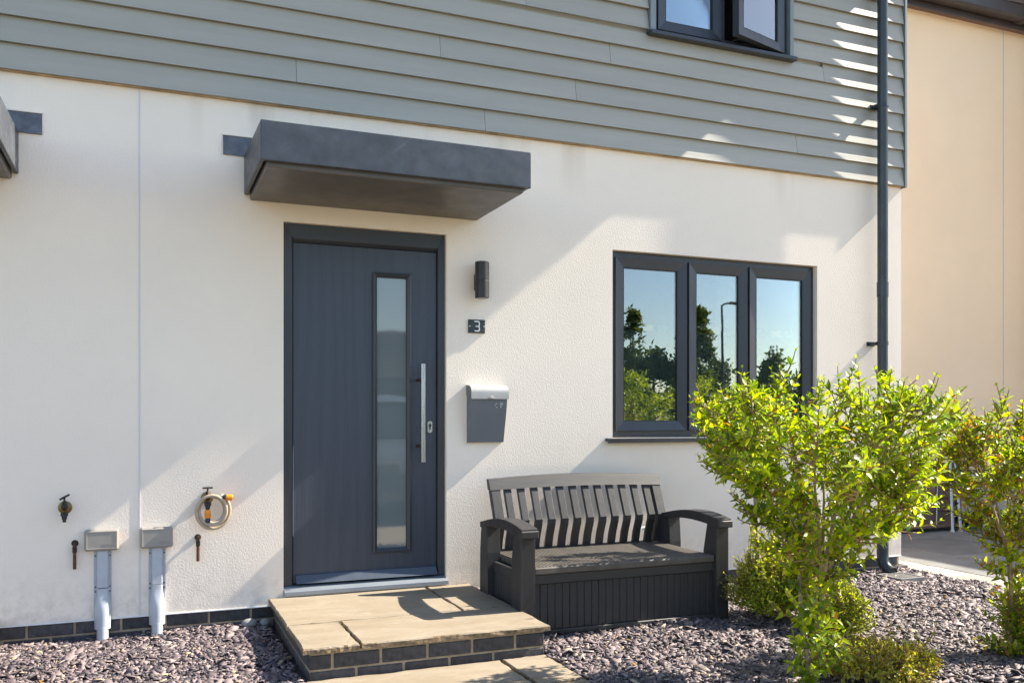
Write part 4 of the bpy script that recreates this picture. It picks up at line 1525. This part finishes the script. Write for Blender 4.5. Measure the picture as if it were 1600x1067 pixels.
def leaf_frames(P, D, U, S):
    """arrays of 4x4 leaf transforms from base point, direction, up hint, length"""
    D = D / np.linalg.norm(D, axis=1, keepdims=True)
    Y = np.cross(U, D)
    Y /= np.linalg.norm(Y, axis=1, keepdims=True) + 1e-9
    Z = np.cross(D, Y)
    T = np.zeros((len(P), 4, 4))
    T[:, :3, 0] = D * S[:, None]
    T[:, :3, 1] = Y * S[:, None]
    T[:, :3, 2] = Z * S[:, None]
    T[:, :3, 3] = P
    T[:, 3, 3] = 1
    return T


def foliage_mesh(name, T, mat, org):
    n = len(T)
    V = np.einsum('nij,vj->nvi', T[:, :3, :3], LT) + T[:, None, :3, 3] - np.array(org)
    nv = len(LT)
    loops, tot = [], []
    base = (np.arange(n) * nv)[:, None]
    for f in LT_F:
        loops.append((base + np.array(f)[None, :]))
        tot.append(np.full(n, len(f)))
    L = np.concatenate([l.reshape(-1) for l in loops])
    tt = np.concatenate(tot)
    me = bpy.data.meshes.new(name)
    me.vertices.add(n * nv)
    me.vertices.foreach_set('co', V.astype(np.float32).ravel())
    me.loops.add(len(L))
    me.loops.foreach_set('vertex_index', L.astype(np.int32))
    me.polygons.add(len(tt))
    me.polygons.foreach_set('loop_start', np.concatenate([[0], np.cumsum(tt)[:-1]]).astype(np.int32))
    me.polygons.foreach_set('loop_total', tt.astype(np.int32))
    me.polygons.foreach_set('use_smooth', np.ones(len(tt), dtype=bool))
    me.update(calc_edges=True)
    me.materials.append(M[mat])
    return me


leaf_meshes = {}


def leaf_mesh(mat):
    if mat not in leaf_meshes:
        leaf_meshes[mat] = raw_mesh('leaf', LT_V, LT_F, mat, True)
    return leaf_meshes[mat]


def shrub(name, label, cat, base, stems, tips, leaf, mats, rs, group=None, singles=0, upright=0.45, tipfrac=0.0, leaf_start=0.25, pairs=(4, 7), twig_r=.0022, rootz=None, stem_mat='bark'):
    """stems: list of (points, radii); tips: sampled shoot ends; shoots leave the nearest stem point below them"""
    rn = np.random.default_rng(rs)
    t = thing(name, base, label, cat, group)
    sm = MB()
    nodes = []
    for pts, rad in stems:
        # resample smoothly with a little wander
        pts = [np.array(p, float) for p in pts]
        fine, fr = [], []
        for i in range(len(pts) - 1):
            for q in range(5):
                a = q / 5
                fine.append(pts[i] * (1 - a) + pts[i + 1] * a + rn.normal(0, .003, 3))
                fr.append(rad[i] * (1 - a) + rad[i + 1] * a)
        fine.append(pts[-1])
        fr.append(rad[-1])
        sm.tube(fine, fr, 8)
        nodes += fine
    nodes = np.array(nodes)
    sm.build('stem', stem_mat, t, smooth=60)
    tw = MB()
    P, D, U, S, K = [], [], [], [], []
    for tip in tips:
        tip = np.array(tip)
        d = np.linalg.norm(nodes - tip, axis=1) + 1.4 * np.maximum(0, nodes[:, 2] - tip[2] + .06)
        near = nodes[np.argsort(d)[:3]]
        st_ = near[rn.integers(0, len(near))]
        v = tip - st_
        ln = np.linalg.norm(v)
        if ln < .03:
            continue
        ctrl = st_ + v * .5 + np.array([v[0] * .18, v[1] * .18, -upright * .25 * ln]) + rn.normal(0, .02 * ln / .2, 3) * .5
        n_ = 7
        pts = [(1 - a) ** 2 * st_ + 2 * a * (1 - a) * ctrl + a * a * tip for a in np.linspace(0, 1, n_)]
        tw.tube(pts, [twig_r * (1 + .8 * (1 - i / (n_ - 1))) for i in range(n_)], 4, False)
        # leaves in opposite pairs along the outer part, at most the last 22 cm
        s0 = max(leaf_start, 1 - .24 / ln)
        npair = int(rn.integers(pairs[0], pairs[1] + 1) * min(1.0, max(.45, ln * (1 - s0) / .16)))
        phase = rn.uniform(0, math.pi)
        for i in range(npair + 1):
            a = s0 + (1 - s0) * (i / max(1, npair))
            p = (1 - a) ** 2 * st_ + 2 * a * (1 - a) * ctrl + a * a * tip
            tg = 2 * (1 - a) * (ctrl - st_) + 2 * a * (tip - ctrl)
            tg /= np.linalg.norm(tg) + 1e-9
            o1 = np.cross(tg, [0, 0, 1.0]) + 1e-4
            o1 /= np.linalg.norm(o1)
            o2 = np.cross(tg, o1)
            ph = phase + i * math.pi / 2
            for sgn in (1, -1):
                side = (o1 * math.cos(ph) + o2 * math.sin(ph)) * sgn
                last = i == npair
                spread = .45 if last else 1.05
                dr_ = tg * (1.0 if last else .75) + side * spread + np.array([0, 0, .16]) + rn.normal(0, .13, 3)
                P.append(p)
                D.append(dr_)
                U.append(tg * .9 + np.array([0, 0, .75]) + rn.normal(0, .18, 3))
                sz = leaf * rn.uniform(.72, 1.22) * (1 - .55 * (i / max(1, npair)) ** 3)
                S.append(sz)
                K.append(1 if (last or i >= npair - 1) and rn.random() < tipfrac else 0)
    if tw.v:
        tw.build('twigs', 'twig', t, smooth=60)['kind'] = 'stuff'
    P, D, U, S, K = map(np.array, (P, D, U, S, K))
    T = leaf_frames(P, D, U, S)
    far = np.linalg.norm(P - CAMP, axis=1)
    show = S / far
    order = np.argsort(-show)
    # prefer leaves on the viewer's side of the crown
    cen = P.mean(0)
    toward = (P - cen) @ ((CAMP - cen) / np.linalg.norm(CAMP - cen))
    cand = np.argsort(-(show / show.max() + 1.2 * toward / (np.abs(toward).max() + 1e-6)))
    single = set(cand[:singles].tolist()) if singles else set()
    for kk, mt in enumerate(mats):
        sel = [i for i in range(len(P)) if K[i] == kk and i not in single]
        if sel:
            me = foliage_mesh('foliage', T[sel], mt, base)
            o = bpy.data.objects.new('foliage', me)
            link(o, t, base)
            o['kind'] = 'stuff'
    for i in single:
        o = bpy.data.objects.new('leaf', leaf_mesh(mats[K[i]]))
        COL.objects.link(o)
        o.parent = t
        Tm = T[i].copy()
        Tm[:3, 3] -= np.array(base)
        o.matrix_local = Matrix(Tm.tolist())
    return t


def vase(rs, n, c, z0, z1, prof, squash=1.0, surf=.55, bias=(0, 0)):
    """shoot tips inside a vase-shaped crown; prof gives radius over relative height"""
    rn = np.random.default_rng(rs)
    out = []
    while len(out) < n:
        h = rn.uniform(0, 1) ** .75
        rmax = np.interp(h, np.linspace(0, 1, len(prof)), prof)
        a = rn.uniform(0, 2 * math.pi)
        lump = 1 + .16 * math.sin(3 * a + 5 * h + rs) + .10 * math.sin(5 * a - 7 * h + 2 * rs)
        r = rmax * lump * (rn.uniform(surf ** 2, 1) ** .5 if rn.random() < .65 else rn.uniform(0, 1) ** .5)
        z = z0 + (z1 - z0) * h + rn.normal(0, .02) + .05 * math.sin(4 * a + rs)
        out.append((c[0] + r * math.cos(a) + bias[0] * h, c[1] + squash * r * math.sin(a) + bias[1] * h, z))
    return out


def limbs(rs, base, fork, n, spread, top, r0=.014, bias=(0, 0)):
    rn = np.random.default_rng(rs)
    st_ = [([base, ((base[0] + fork[0]) / 2 + .012, (base[1] + fork[1]) / 2, (base[2] + fork[2]) / 2), fork], [r0, r0 * .9, r0 * .8])]
    for i in range(n):
        a = 2 * math.pi * i / n + rn.uniform(-.4, .4)
        rr = spread * rn.uniform(.6, 1.05)
        end = (fork[0] + rr * math.cos(a) + bias[0], fork[1] + rr * math.sin(a) + bias[1], top * rn.uniform(.88, 1.0))
        m1 = (fork[0] + rr * .42 * math.cos(a), fork[1] + rr * .42 * math.sin(a), fork[2] + (end[2] - fork[2]) * .45)
        st_.append(([fork, m1, end], [r0 * .62, r0 * .42, r0 * .16]))
    return st_


def sprays(rs, stems, ends, per, spread, drop=.12):
    """side branches to each end, with a cluster of short leafy shoots round its outer half"""
    rn = np.random.default_rng(rs)
    nodes = np.array([np.array(p) * (1 - a) + np.array(q) * a for pts, _ in stems for p, q in zip(pts[:-1], pts[1:]) for a in (0, .33, .66)])
    tips, extra = [], []
    for e in ends:
        e = np.array(e)
        d = np.linalg.norm(nodes - e, axis=1) + 1.2 * np.maximum(0, nodes[:, 2] - e[2] + .15)
        b = nodes[np.argmin(d)]
        m = (b + e) / 2 + np.array([(e - b)[0] * .12, (e - b)[1] * .12, -.05 * np.linalg.norm(e - b)])
        extra.append(([tuple(b), tuple(m), tuple(e - (e - b) * .12)], [.0045, .0032, .0016]))
        k = int(rn.integers(per[0], per[1] + 1))
        tips.append(tuple(e + np.array([0, 0, .03])))
        for _ in range(k):
            t = rn.uniform(.45, 1.05)
            p = b + (e - b) * t + rn.normal(0, spread, 3)
            p[2] += rn.uniform(-drop * .3, drop * .6)
            tips.append(tuple(p))
    return extra, tips


# main shrub in front of the window
B = (2.72, -2.12, 0.0)
F1 = (2.80, -2.09, .46)
stems = limbs(3, B, F1, 9, .40, 1.16, .017)
stems.append(([(2.70, -2.13, 0), (2.665, -2.12, .30), (2.66, -2.10, .60), (2.58, -2.08, .92), (2.50, -2.06, 1.14)], [.010, .009, .008, .005, .002]))
ends = vase(5, 64, (2.775, -2.09), .62, 1.33, [.22, .36, .47, .54, .56, .54, .46], surf=.72)
ends += [(2.32, -2.0, 1.30), (2.48, -2.2, 1.37), (2.66, -2.0, 1.32), (2.86, -2.25, 1.36), (2.98, -2.0, 1.33), (3.10, -2.2, 1.38), (3.22, -2.12, 1.32), (3.27, -2.25, .92), (3.31, -2.2, 1.02), (3.18, -2.2, .74), (2.30, -2.1, 1.10), (2.28, -2.2, 1.22), (2.56, -2.26, .72)]
ex_, tips = sprays(41, stems, ends, (6, 10), .045)
stems += ex_
tips += vase(6, 44, (2.76, -2.12), .46, .80, [.10, .17, .24])
tips += vase(7, 620, (2.775, -2.09), .62, 1.31, [.15, .30, .43, .51, .55, .53, .45], surf=.45)
# leafy shoots from the foot
for i in range(46):
    a = random.uniform(0, 6.28)
    r = random.uniform(.03, .21)
    tips.append((2.66 + r * math.cos(a), -2.17 + r * math.sin(a), random.uniform(.12, .54)))
shrub('flowering_shrub', 'tall vase shaped yellow green shrub standing in front of the big window', 'shrub', B, stems, tips, .050, ['leaf', 'leaf_tip'], 21, singles=300, tipfrac=.03, pairs=(4, 7))

# slimmer shrub behind it, by the wall
B = (3.43, -.82, 0)
stems = limbs(9, B, (3.43, -.81, .72), 6, .22, 1.22, .016)
ends = vase(15, 34, (3.34, -.82), .84, 1.30, [.12, .22, .30, .32, .26], bias=(-.08, 0), surf=.7)
ex_, tips = sprays(42, stems, ends, (5, 8), .035)
stems += ex_
shrub('flowering_shrub', 'slim pale stemmed shrub close to the wall behind the big shrub', 'shrub', B, stems, tips, .047, ['leaf', 'leaf_tip'], 22, tipfrac=.2, pairs=(4, 7))

# shrub at the right edge
B = (3.98, -2.10, 0)
stems = limbs(13, B, (3.985, -2.09, .50), 8, .28, 1.08, .013)
stems.append(([(4.0, -2.08, 0), (4.02, -2.07, .3), (4.04, -2.06, .62)], [.009, .008, .004]))
ends = vase(25, 100, (4.02, -2.08), .62, 1.20, [.15, .28, .38, .42, .40, .33], surf=.6)
ex_, tips = sprays(43, stems, ends, (6, 9), .040)
stems += ex_
for i in range(110):
    a = random.uniform(0, 6.28)
    r = random.uniform(.02, .21)
    tips.append((4.0 + r * math.cos(a), -2.11 + r * math.sin(a), random.uniform(.06, .58)))
shrub('flowering_shrub', 'copper tipped yellow green shrub at the right edge by the patio', 'shrub', B, stems, tips, .046, ['leaf', 'leaf_tip'], 23, singles=300, tipfrac=.25, pairs=(4, 7))


# low small-leaved bushes
def bush(name, label, cat, c, rx, ry, h, n, leaf, mats, rs, extra=(), singles=0, tipfrac=0.0, pairs=(4, 6), stem_n=9):
    rn = np.random.default_rng(rs)
    stems = []
    for i in range(stem_n):
        a = 2 * math.pi * i / stem_n + rn.uniform(-.3, .3)
        stems.append(([(c[0] + .02 * math.cos(a), c[1] + .02 * math.sin(a), 0), (c[0] + rx * .35 * math.cos(a), c[1] + ry * .35 * math.sin(a), h * .35), (c[0] + rx * .7 * math.cos(a), c[1] + ry * .7 * math.sin(a), h * rn.uniform(.55, .8))], [.006, .004, .002]))
    tips = []
    while len(tips) < n:
        u = rn.normal(0, 1, 3)
        u /= np.linalg.norm(u)
        if u[2] < -.25:
            continue
        k = rn.uniform(.35, 1) ** .4 * (1 + .16 * math.sin(4 * u[0] + rs) + .12 * math.sin(6 * u[1] + 2 * rs))
        z = h * (.42 + .58 * u[2] * k)
        if z < .02:
            continue
        tips.append((c[0] + rx * u[0] * k, c[1] + ry * u[1] * k, z))
    tips += list(extra)
    return shrub(name, label, cat, (c[0], c[1], 0), stems, tips, leaf, mats, rs, singles=singles, tipfrac=tipfrac, pairs=pairs, leaf_start=.35, twig_r=.0013, stem_mat='twig')


ex = [(3.30 + random.uniform(-.03, .03), -.96 + random.uniform(-.03, .03), z) for z in (.50, .56, .60, .54, .58, .63, .57, .61, .52, .55)] + [(3.36 + random.uniform(-.1, .1), -1.0 + random.uniform(-.06, .06), random.uniform(.48, .58)) for _ in range(12)] + [(3.46 + random.uniform(-.05, .05), -.95, z) for z in (.46, .50, .53, .48, .44)]
bush('low_bush', 'loose yellow green low bush right beside the storage bench', 'bush', (3.42, -1.02), .27, .24, .49, 1200, .031, ['leaf_box', 'leaf_dry'], 31, ex, tipfrac=.35)
bush('low_bush', 'rounded dense green low bush behind the foot of the tall shrub', 'bush', (3.47, -1.42), .21, .20, .32, 1050, .024, ['leaf_box', 'leaf_box'], 32)
bush('low_bush', 'sprawling straw coloured twiggy bush between the two leafy shrubs', 'bush', (3.08, -2.16), .34, .24, .19, 900, .027, ['leaf_dry', 'leaf_tip'], 33, [(3.08 + random.uniform(-.3, .3), -2.1 + random.uniform(-.15, .15), random.uniform(.17, .25)) for _ in range(22)], tipfrac=.12)
bush('low_bush', 'small leafy tuft at the foot of the copper tipped shrub', 'bush', (4.10, -2.16), .19, .17, .34, 520, .031, ['leaf_box', 'leaf_dry'], 34, tipfrac=.3)


# ------------------------------------------------------------------ across the road (seen as reflections in the glass)
def tree(label, x, y, h, r, n, rs, z0=.25, mat='leaf_tree', lf=.27, cone=False):
    rn = np.random.default_rng(rs)
    t = thing('tree', (x, y, -.09), label, 'tree', 'trees across the road')
    tr = MB().tube([(x, y, -.1), (x + .05, y, h * .35), (x, y + .05, h * .85)], [.16, .11, .03], 8)
    for i in range(6):
        a = i * 1.05
        tr.tube([(x, y, h * (.25 + .07 * i)), (x + r * .6 * math.cos(a), y + r * .6 * math.sin(a), h * (.42 + .08 * i))], [.05, .015], 6)
    tr.build('trunk', 'bark', t, smooth=60)
    nc = 46
    cc = []
    for i in range(nc):
        a = rn.uniform(0, 6.28)
        hh = rn.uniform(0, 1)
        rm = r * ((1 - hh) ** .7 if cone else math.sin(math.pi * min(1, .25 + .75 * hh)) ** .6)
        q = rn.uniform(.3, 1) ** .5
        cc.append((x + rm * q * math.cos(a), y + rm * q * math.sin(a), h * (z0 + (1 - z0) * hh), rn.uniform(.18, .34) * r))
    cc = np.array(cc)
    pick = rn.integers(0, nc, n)
    u = rn.normal(0, 1, (n, 3))
    u /= np.linalg.norm(u, axis=1, keepdims=True)
    P = cc[pick, :3] + u * (cc[pick, 3] * rn.uniform(.4, 1.1, n))[:, None]
    P = P[P[:, 2] > .05]
    n = len(P)
    T = leaf_frames(P, rn.normal(0, 1, (n, 3)), rn.normal(0, 1, (n, 3)), lf * rn.uniform(.6, 1.3, n))
    o = bpy.data.objects.new('crown', foliage_mesh('crown', T, mat, (x, y, -.09)))
    link(o, t, (x, y, -.09))


trs = [(20.6, -30, 5.9, 1.0, 1800, 'tall slender dark tree reflected in the left window pane'), (22.3, -31, 4.0, 1.9, 3200, 'broad dark tree reflected low in the left window pane'),
       (24.0, -30, 6.3, 1.3, 2800, 'tall conical tree reflected between the left and middle panes'), (26.0, -31, 3.6, 1.5, 2200, 'low round tree reflected under the lamp post'),
       (30.2, -32, 4.5, 1.3, 2200, 'dark pointed tree reflected in the right window pane'), (32.6, -32, 3.6, 1.4, 1800, 'paler small tree reflected at the right pane edge'),
       (17.6, -31, 3.8, 1.7, 2400, 'dark round tree across the road left of the slender one'), (28.0, -34, 3.0, 1.6, 1800, 'low dark tree behind the lamp post')]
for i, (x, y, h, r, n, lab) in enumerate(trs):
    tree(lab, x, y, h, r, n, 60 + i, cone=i in (0, 2, 4))
for i, (x, y, h, r, lab) in enumerate(((7.7, -9.3 - 5.0, 2.0, 1.15, 'sunlit green bush reflected at the bottom of the left pane'), (11.4, -14.6, 2.1, 1.3, 'sunlit green bush reflected behind the window mullion'))):
    pass
for i, (x, lab) in enumerate(((11.6, 'sunlit yellow green bush reflected low in the left pane'), (13.4, 'sunlit yellow green bush reflected by the first mullion'))):
    t = tree(lab, x, -14.6, 2.2, 1.05, 3000, 80 + i, .0, 'leaf_lit', .11)

lp = thing('street_lamp', (25.5, -30, 0), 'tall street lamp across the road reflected in the middle pane', 'street lamp')
MB().tube([(25.5, -30, -.1), (25.5, -30, 1.2), (25.5, -30, 1.3), (25.5, -30, 6.5)], [.10, .10, .07, .055], 12).build('post', 'lamp_post', lp, smooth=40)
MB().tube([(25.5, -30, 6.45), (25.65, -30, 6.56), (26.0, -30, 6.6)], .045, 10).build('arm', 'lamp_post', lp, smooth=40)
MB().box(25.95, 26.55, -30.12, -29.88, 6.54, 6.66, .03).build('lantern', 'lamp_post', lp)

# ------------------------------------------------------------------ car on the forecourt, mirrored in the door glass
M['car_paint'] = pm('grey_car_paint', (0.16, 0.175, 0.185), 0.25, var=0.04, vs=3, spec=0.6)
M['car_glass'] = pm('dark_car_glass', (0.012, 0.014, 0.016), 0.05)
M['tyre'] = pm('tyre_rubber', (0.02, 0.02, 0.02), 0.8)
M['lens'] = pm('headlamp_lens', (0.18, 0.19, 0.20), 0.15)


def car(cx, yf, label):
    """nose towards the house at y = yf"""
    t = thing('parked_car', (cx, yf - 2.1, 0), label, 'car')
    V, F = [], []
    # side profile stations: (y behind the nose, bottom, shoulder, half width)
    S = [(0.0, .30, .55, .62), (.12, .24, .66, .78), (.45, .22, .76, .86), (1.0, .22, .88, .89), (1.6, .22, .95, .90), (2.6, .22, .97, .90), (3.5, .22, .98, .88), (4.0, .26, .96, .80), (4.2, .34, .80, .70)]
    for (d, b, sh, hw) in S:
        for (fx, z) in ((-.92, b), (-1, b + .12), (-1.0, sh - .14), (-.93, sh - .02), (-.6, sh + .03), (0, sh + .045), (.6, sh + .03), (.93, sh - .02), (1.0, sh - .14), (1, b + .12), (.92, b)):
            V.append((cx + fx * hw, yf - d, z))
    m = 11
    for i in range(len(S) - 1):
        for j in range(m):
            j2 = (j + 1) % m
            F.append((i * m + j, i * m + j2, (i + 1) * m + j2, (i + 1) * m + j))
    F += [tuple(range(m)), tuple(range((len(S) - 1) * m, len(S) * m))[::-1]]
    MB().add(V, F).build('body', 'car_paint', t, smooth=35)
    G = [(1.05, .90, .90, .76), (1.75, .92, 1.38, .66), (2.2, .94, 1.47, .62), (3.1, .95, 1.44, .61), (3.7, .96, 1.24, .64), (3.95, .95, .98, .70)]
    V, F = [], []
    for (d, b, z, hw) in G:
        for (x, zz) in ((-.80, b), (-(hw + .04), (b + z) / 2 + .05), (-hw, z - .03), (-hw * .7, z), (hw * .7, z), (hw, z - .03), (hw + .04, (b + z) / 2 + .05), (.80, b)):
            V.append((cx + x, yf - d, zz))
    m = 8
    for i in range(len(G) - 1):
        for j in range(m):
            j2 = (j + 1) % m
            F.append((i * m + j, i * m + j2, (i + 1) * m + j2, (i + 1) * m + j))
    F += [tuple(range(m)), tuple(range((len(G) - 1) * m, len(G) * m))[::-1]]
    MB().add(V, F).build('cabin_glass', 'car_glass', t, smooth=35)
    V, F = [], []
    for (d, z, hw) in ((1.72, 1.385, .655), (2.2, 1.482, .625), (3.1, 1.452, .615), (3.62, 1.30, .63)):
        for x in (-1, -.72, .72, 1):
            V.append((cx + x * hw * 1.01, yf - d, z - (.05 if abs(x) == 1 else 0)))
    for i in range(3):
        for j in range(3):
            F.append((i * 4 + j, i * 4 + j + 1, i * 4 + j + 5, i * 4 + j + 4))
    MB().add(V, F).build('roof', 'car_paint', t, smooth=40)
    for sx in (-1, 1):
        for d in (.82, 3.35):
            wv = MB().lathe([(.20, -.10), (.30, -.10), (.315, -.07), (.315, .07), (.30, .10), (.20, .10)], (cx + sx * .80, yf - d, .315), (1, 0, 0), 24).build('wheel', 'tyre', t, smooth=35)
            MB().lathe([(.20, 0), (.19, .015), (.05, .02)], (cx + sx * .895, yf - d, .315), (sx, 0, 0), 18).build('rim', 'felt', wv, smooth=35)
        MB().box(cx + sx * .60 - .15, cx + sx * .60 + .15, yf - .16, yf - .02, .58, .70, .03).build('headlight', 'lens', t)
        MB().box(cx + sx * .97 - .09, cx + sx * .97 + .09, yf - 1.42, yf - 1.28, .93, 1.07, .03).build('mirror', 'car_paint', t)
    MB().box(cx - .42, cx + .42, yf - .06, yf + .012, .38, .50, .015).build('grille', 'tyre', t)
    MB().box(cx - .26, cx + .26, yf + .013, yf + .022, .40, .49).build('number_plate', 'duct', t)


car(3.05, -4.05, 'grey hatchback on the forecourt, mirrored in the door glass')

oh = thing('house_opposite', (7.5, -25, 0), 'brick house with brown roof across the road reflected in the door glass', 'house')
MB().box(3.5, 13.2, -30, -23, -.1, 2.5).build('wall', 'brick', oh)
for i in range(12):
    z = 2.45 + i * .16
    yf = -22.7 - i * .30
    MB().box(3.2, 13.5, yf - .34, yf, z, z + .06).build('tile_course', 'roof_tile', oh)
MB().add([(x, y, z) for x in (3.25, 13.45) for (y, z) in ((-22.75, 2.44), (-26.5, 4.36), (-30.3, 2.44))], [(0, 1, 2), (3, 5, 4), (0, 3, 4, 1), (1, 4, 5, 2), (0, 2, 5, 3)]).build('roof', 'roof_tile', oh)
for x in (5.0, 8.0, 11.0):
    MB().box(x, x + 1.2, -23.01, -22.97, .9, 2.0).build('window', 'dark_in', oh)


# ------------------------------------------------------------------ a few leaves blown onto the slate
rn = np.random.default_rng(77)
FL = []
for (x0, x1, y0, y1, n) in ((-1.0, .62, -1.2, -.1, 9), (1.9, 5.3, -2.2, -.9, 46)):
    for _ in range(n):
        FL.append((rn.uniform(x0, x1), rn.uniform(y0, y1), rn.uniform(.026, .036)))
FL = np.array(FL)
T = leaf_frames(FL, np.c_[rn.normal(0, 1, (len(FL), 2)), rn.normal(0, .15, len(FL))], np.c_[rn.normal(0, .3, (len(FL), 2)), np.ones(len(FL))], rn.uniform(.018, .036, len(FL)))
o = bpy.data.objects.new('fallen_leaves', foliage_mesh('fallen_leaves', T, 'leaf_tip', (0, 0, 0)))
link(o, None, (0, 0, 0))
o['kind'] = 'stuff'
tag(o, 'scattered dry orange leaves lying on the slate chippings', 'leaves')
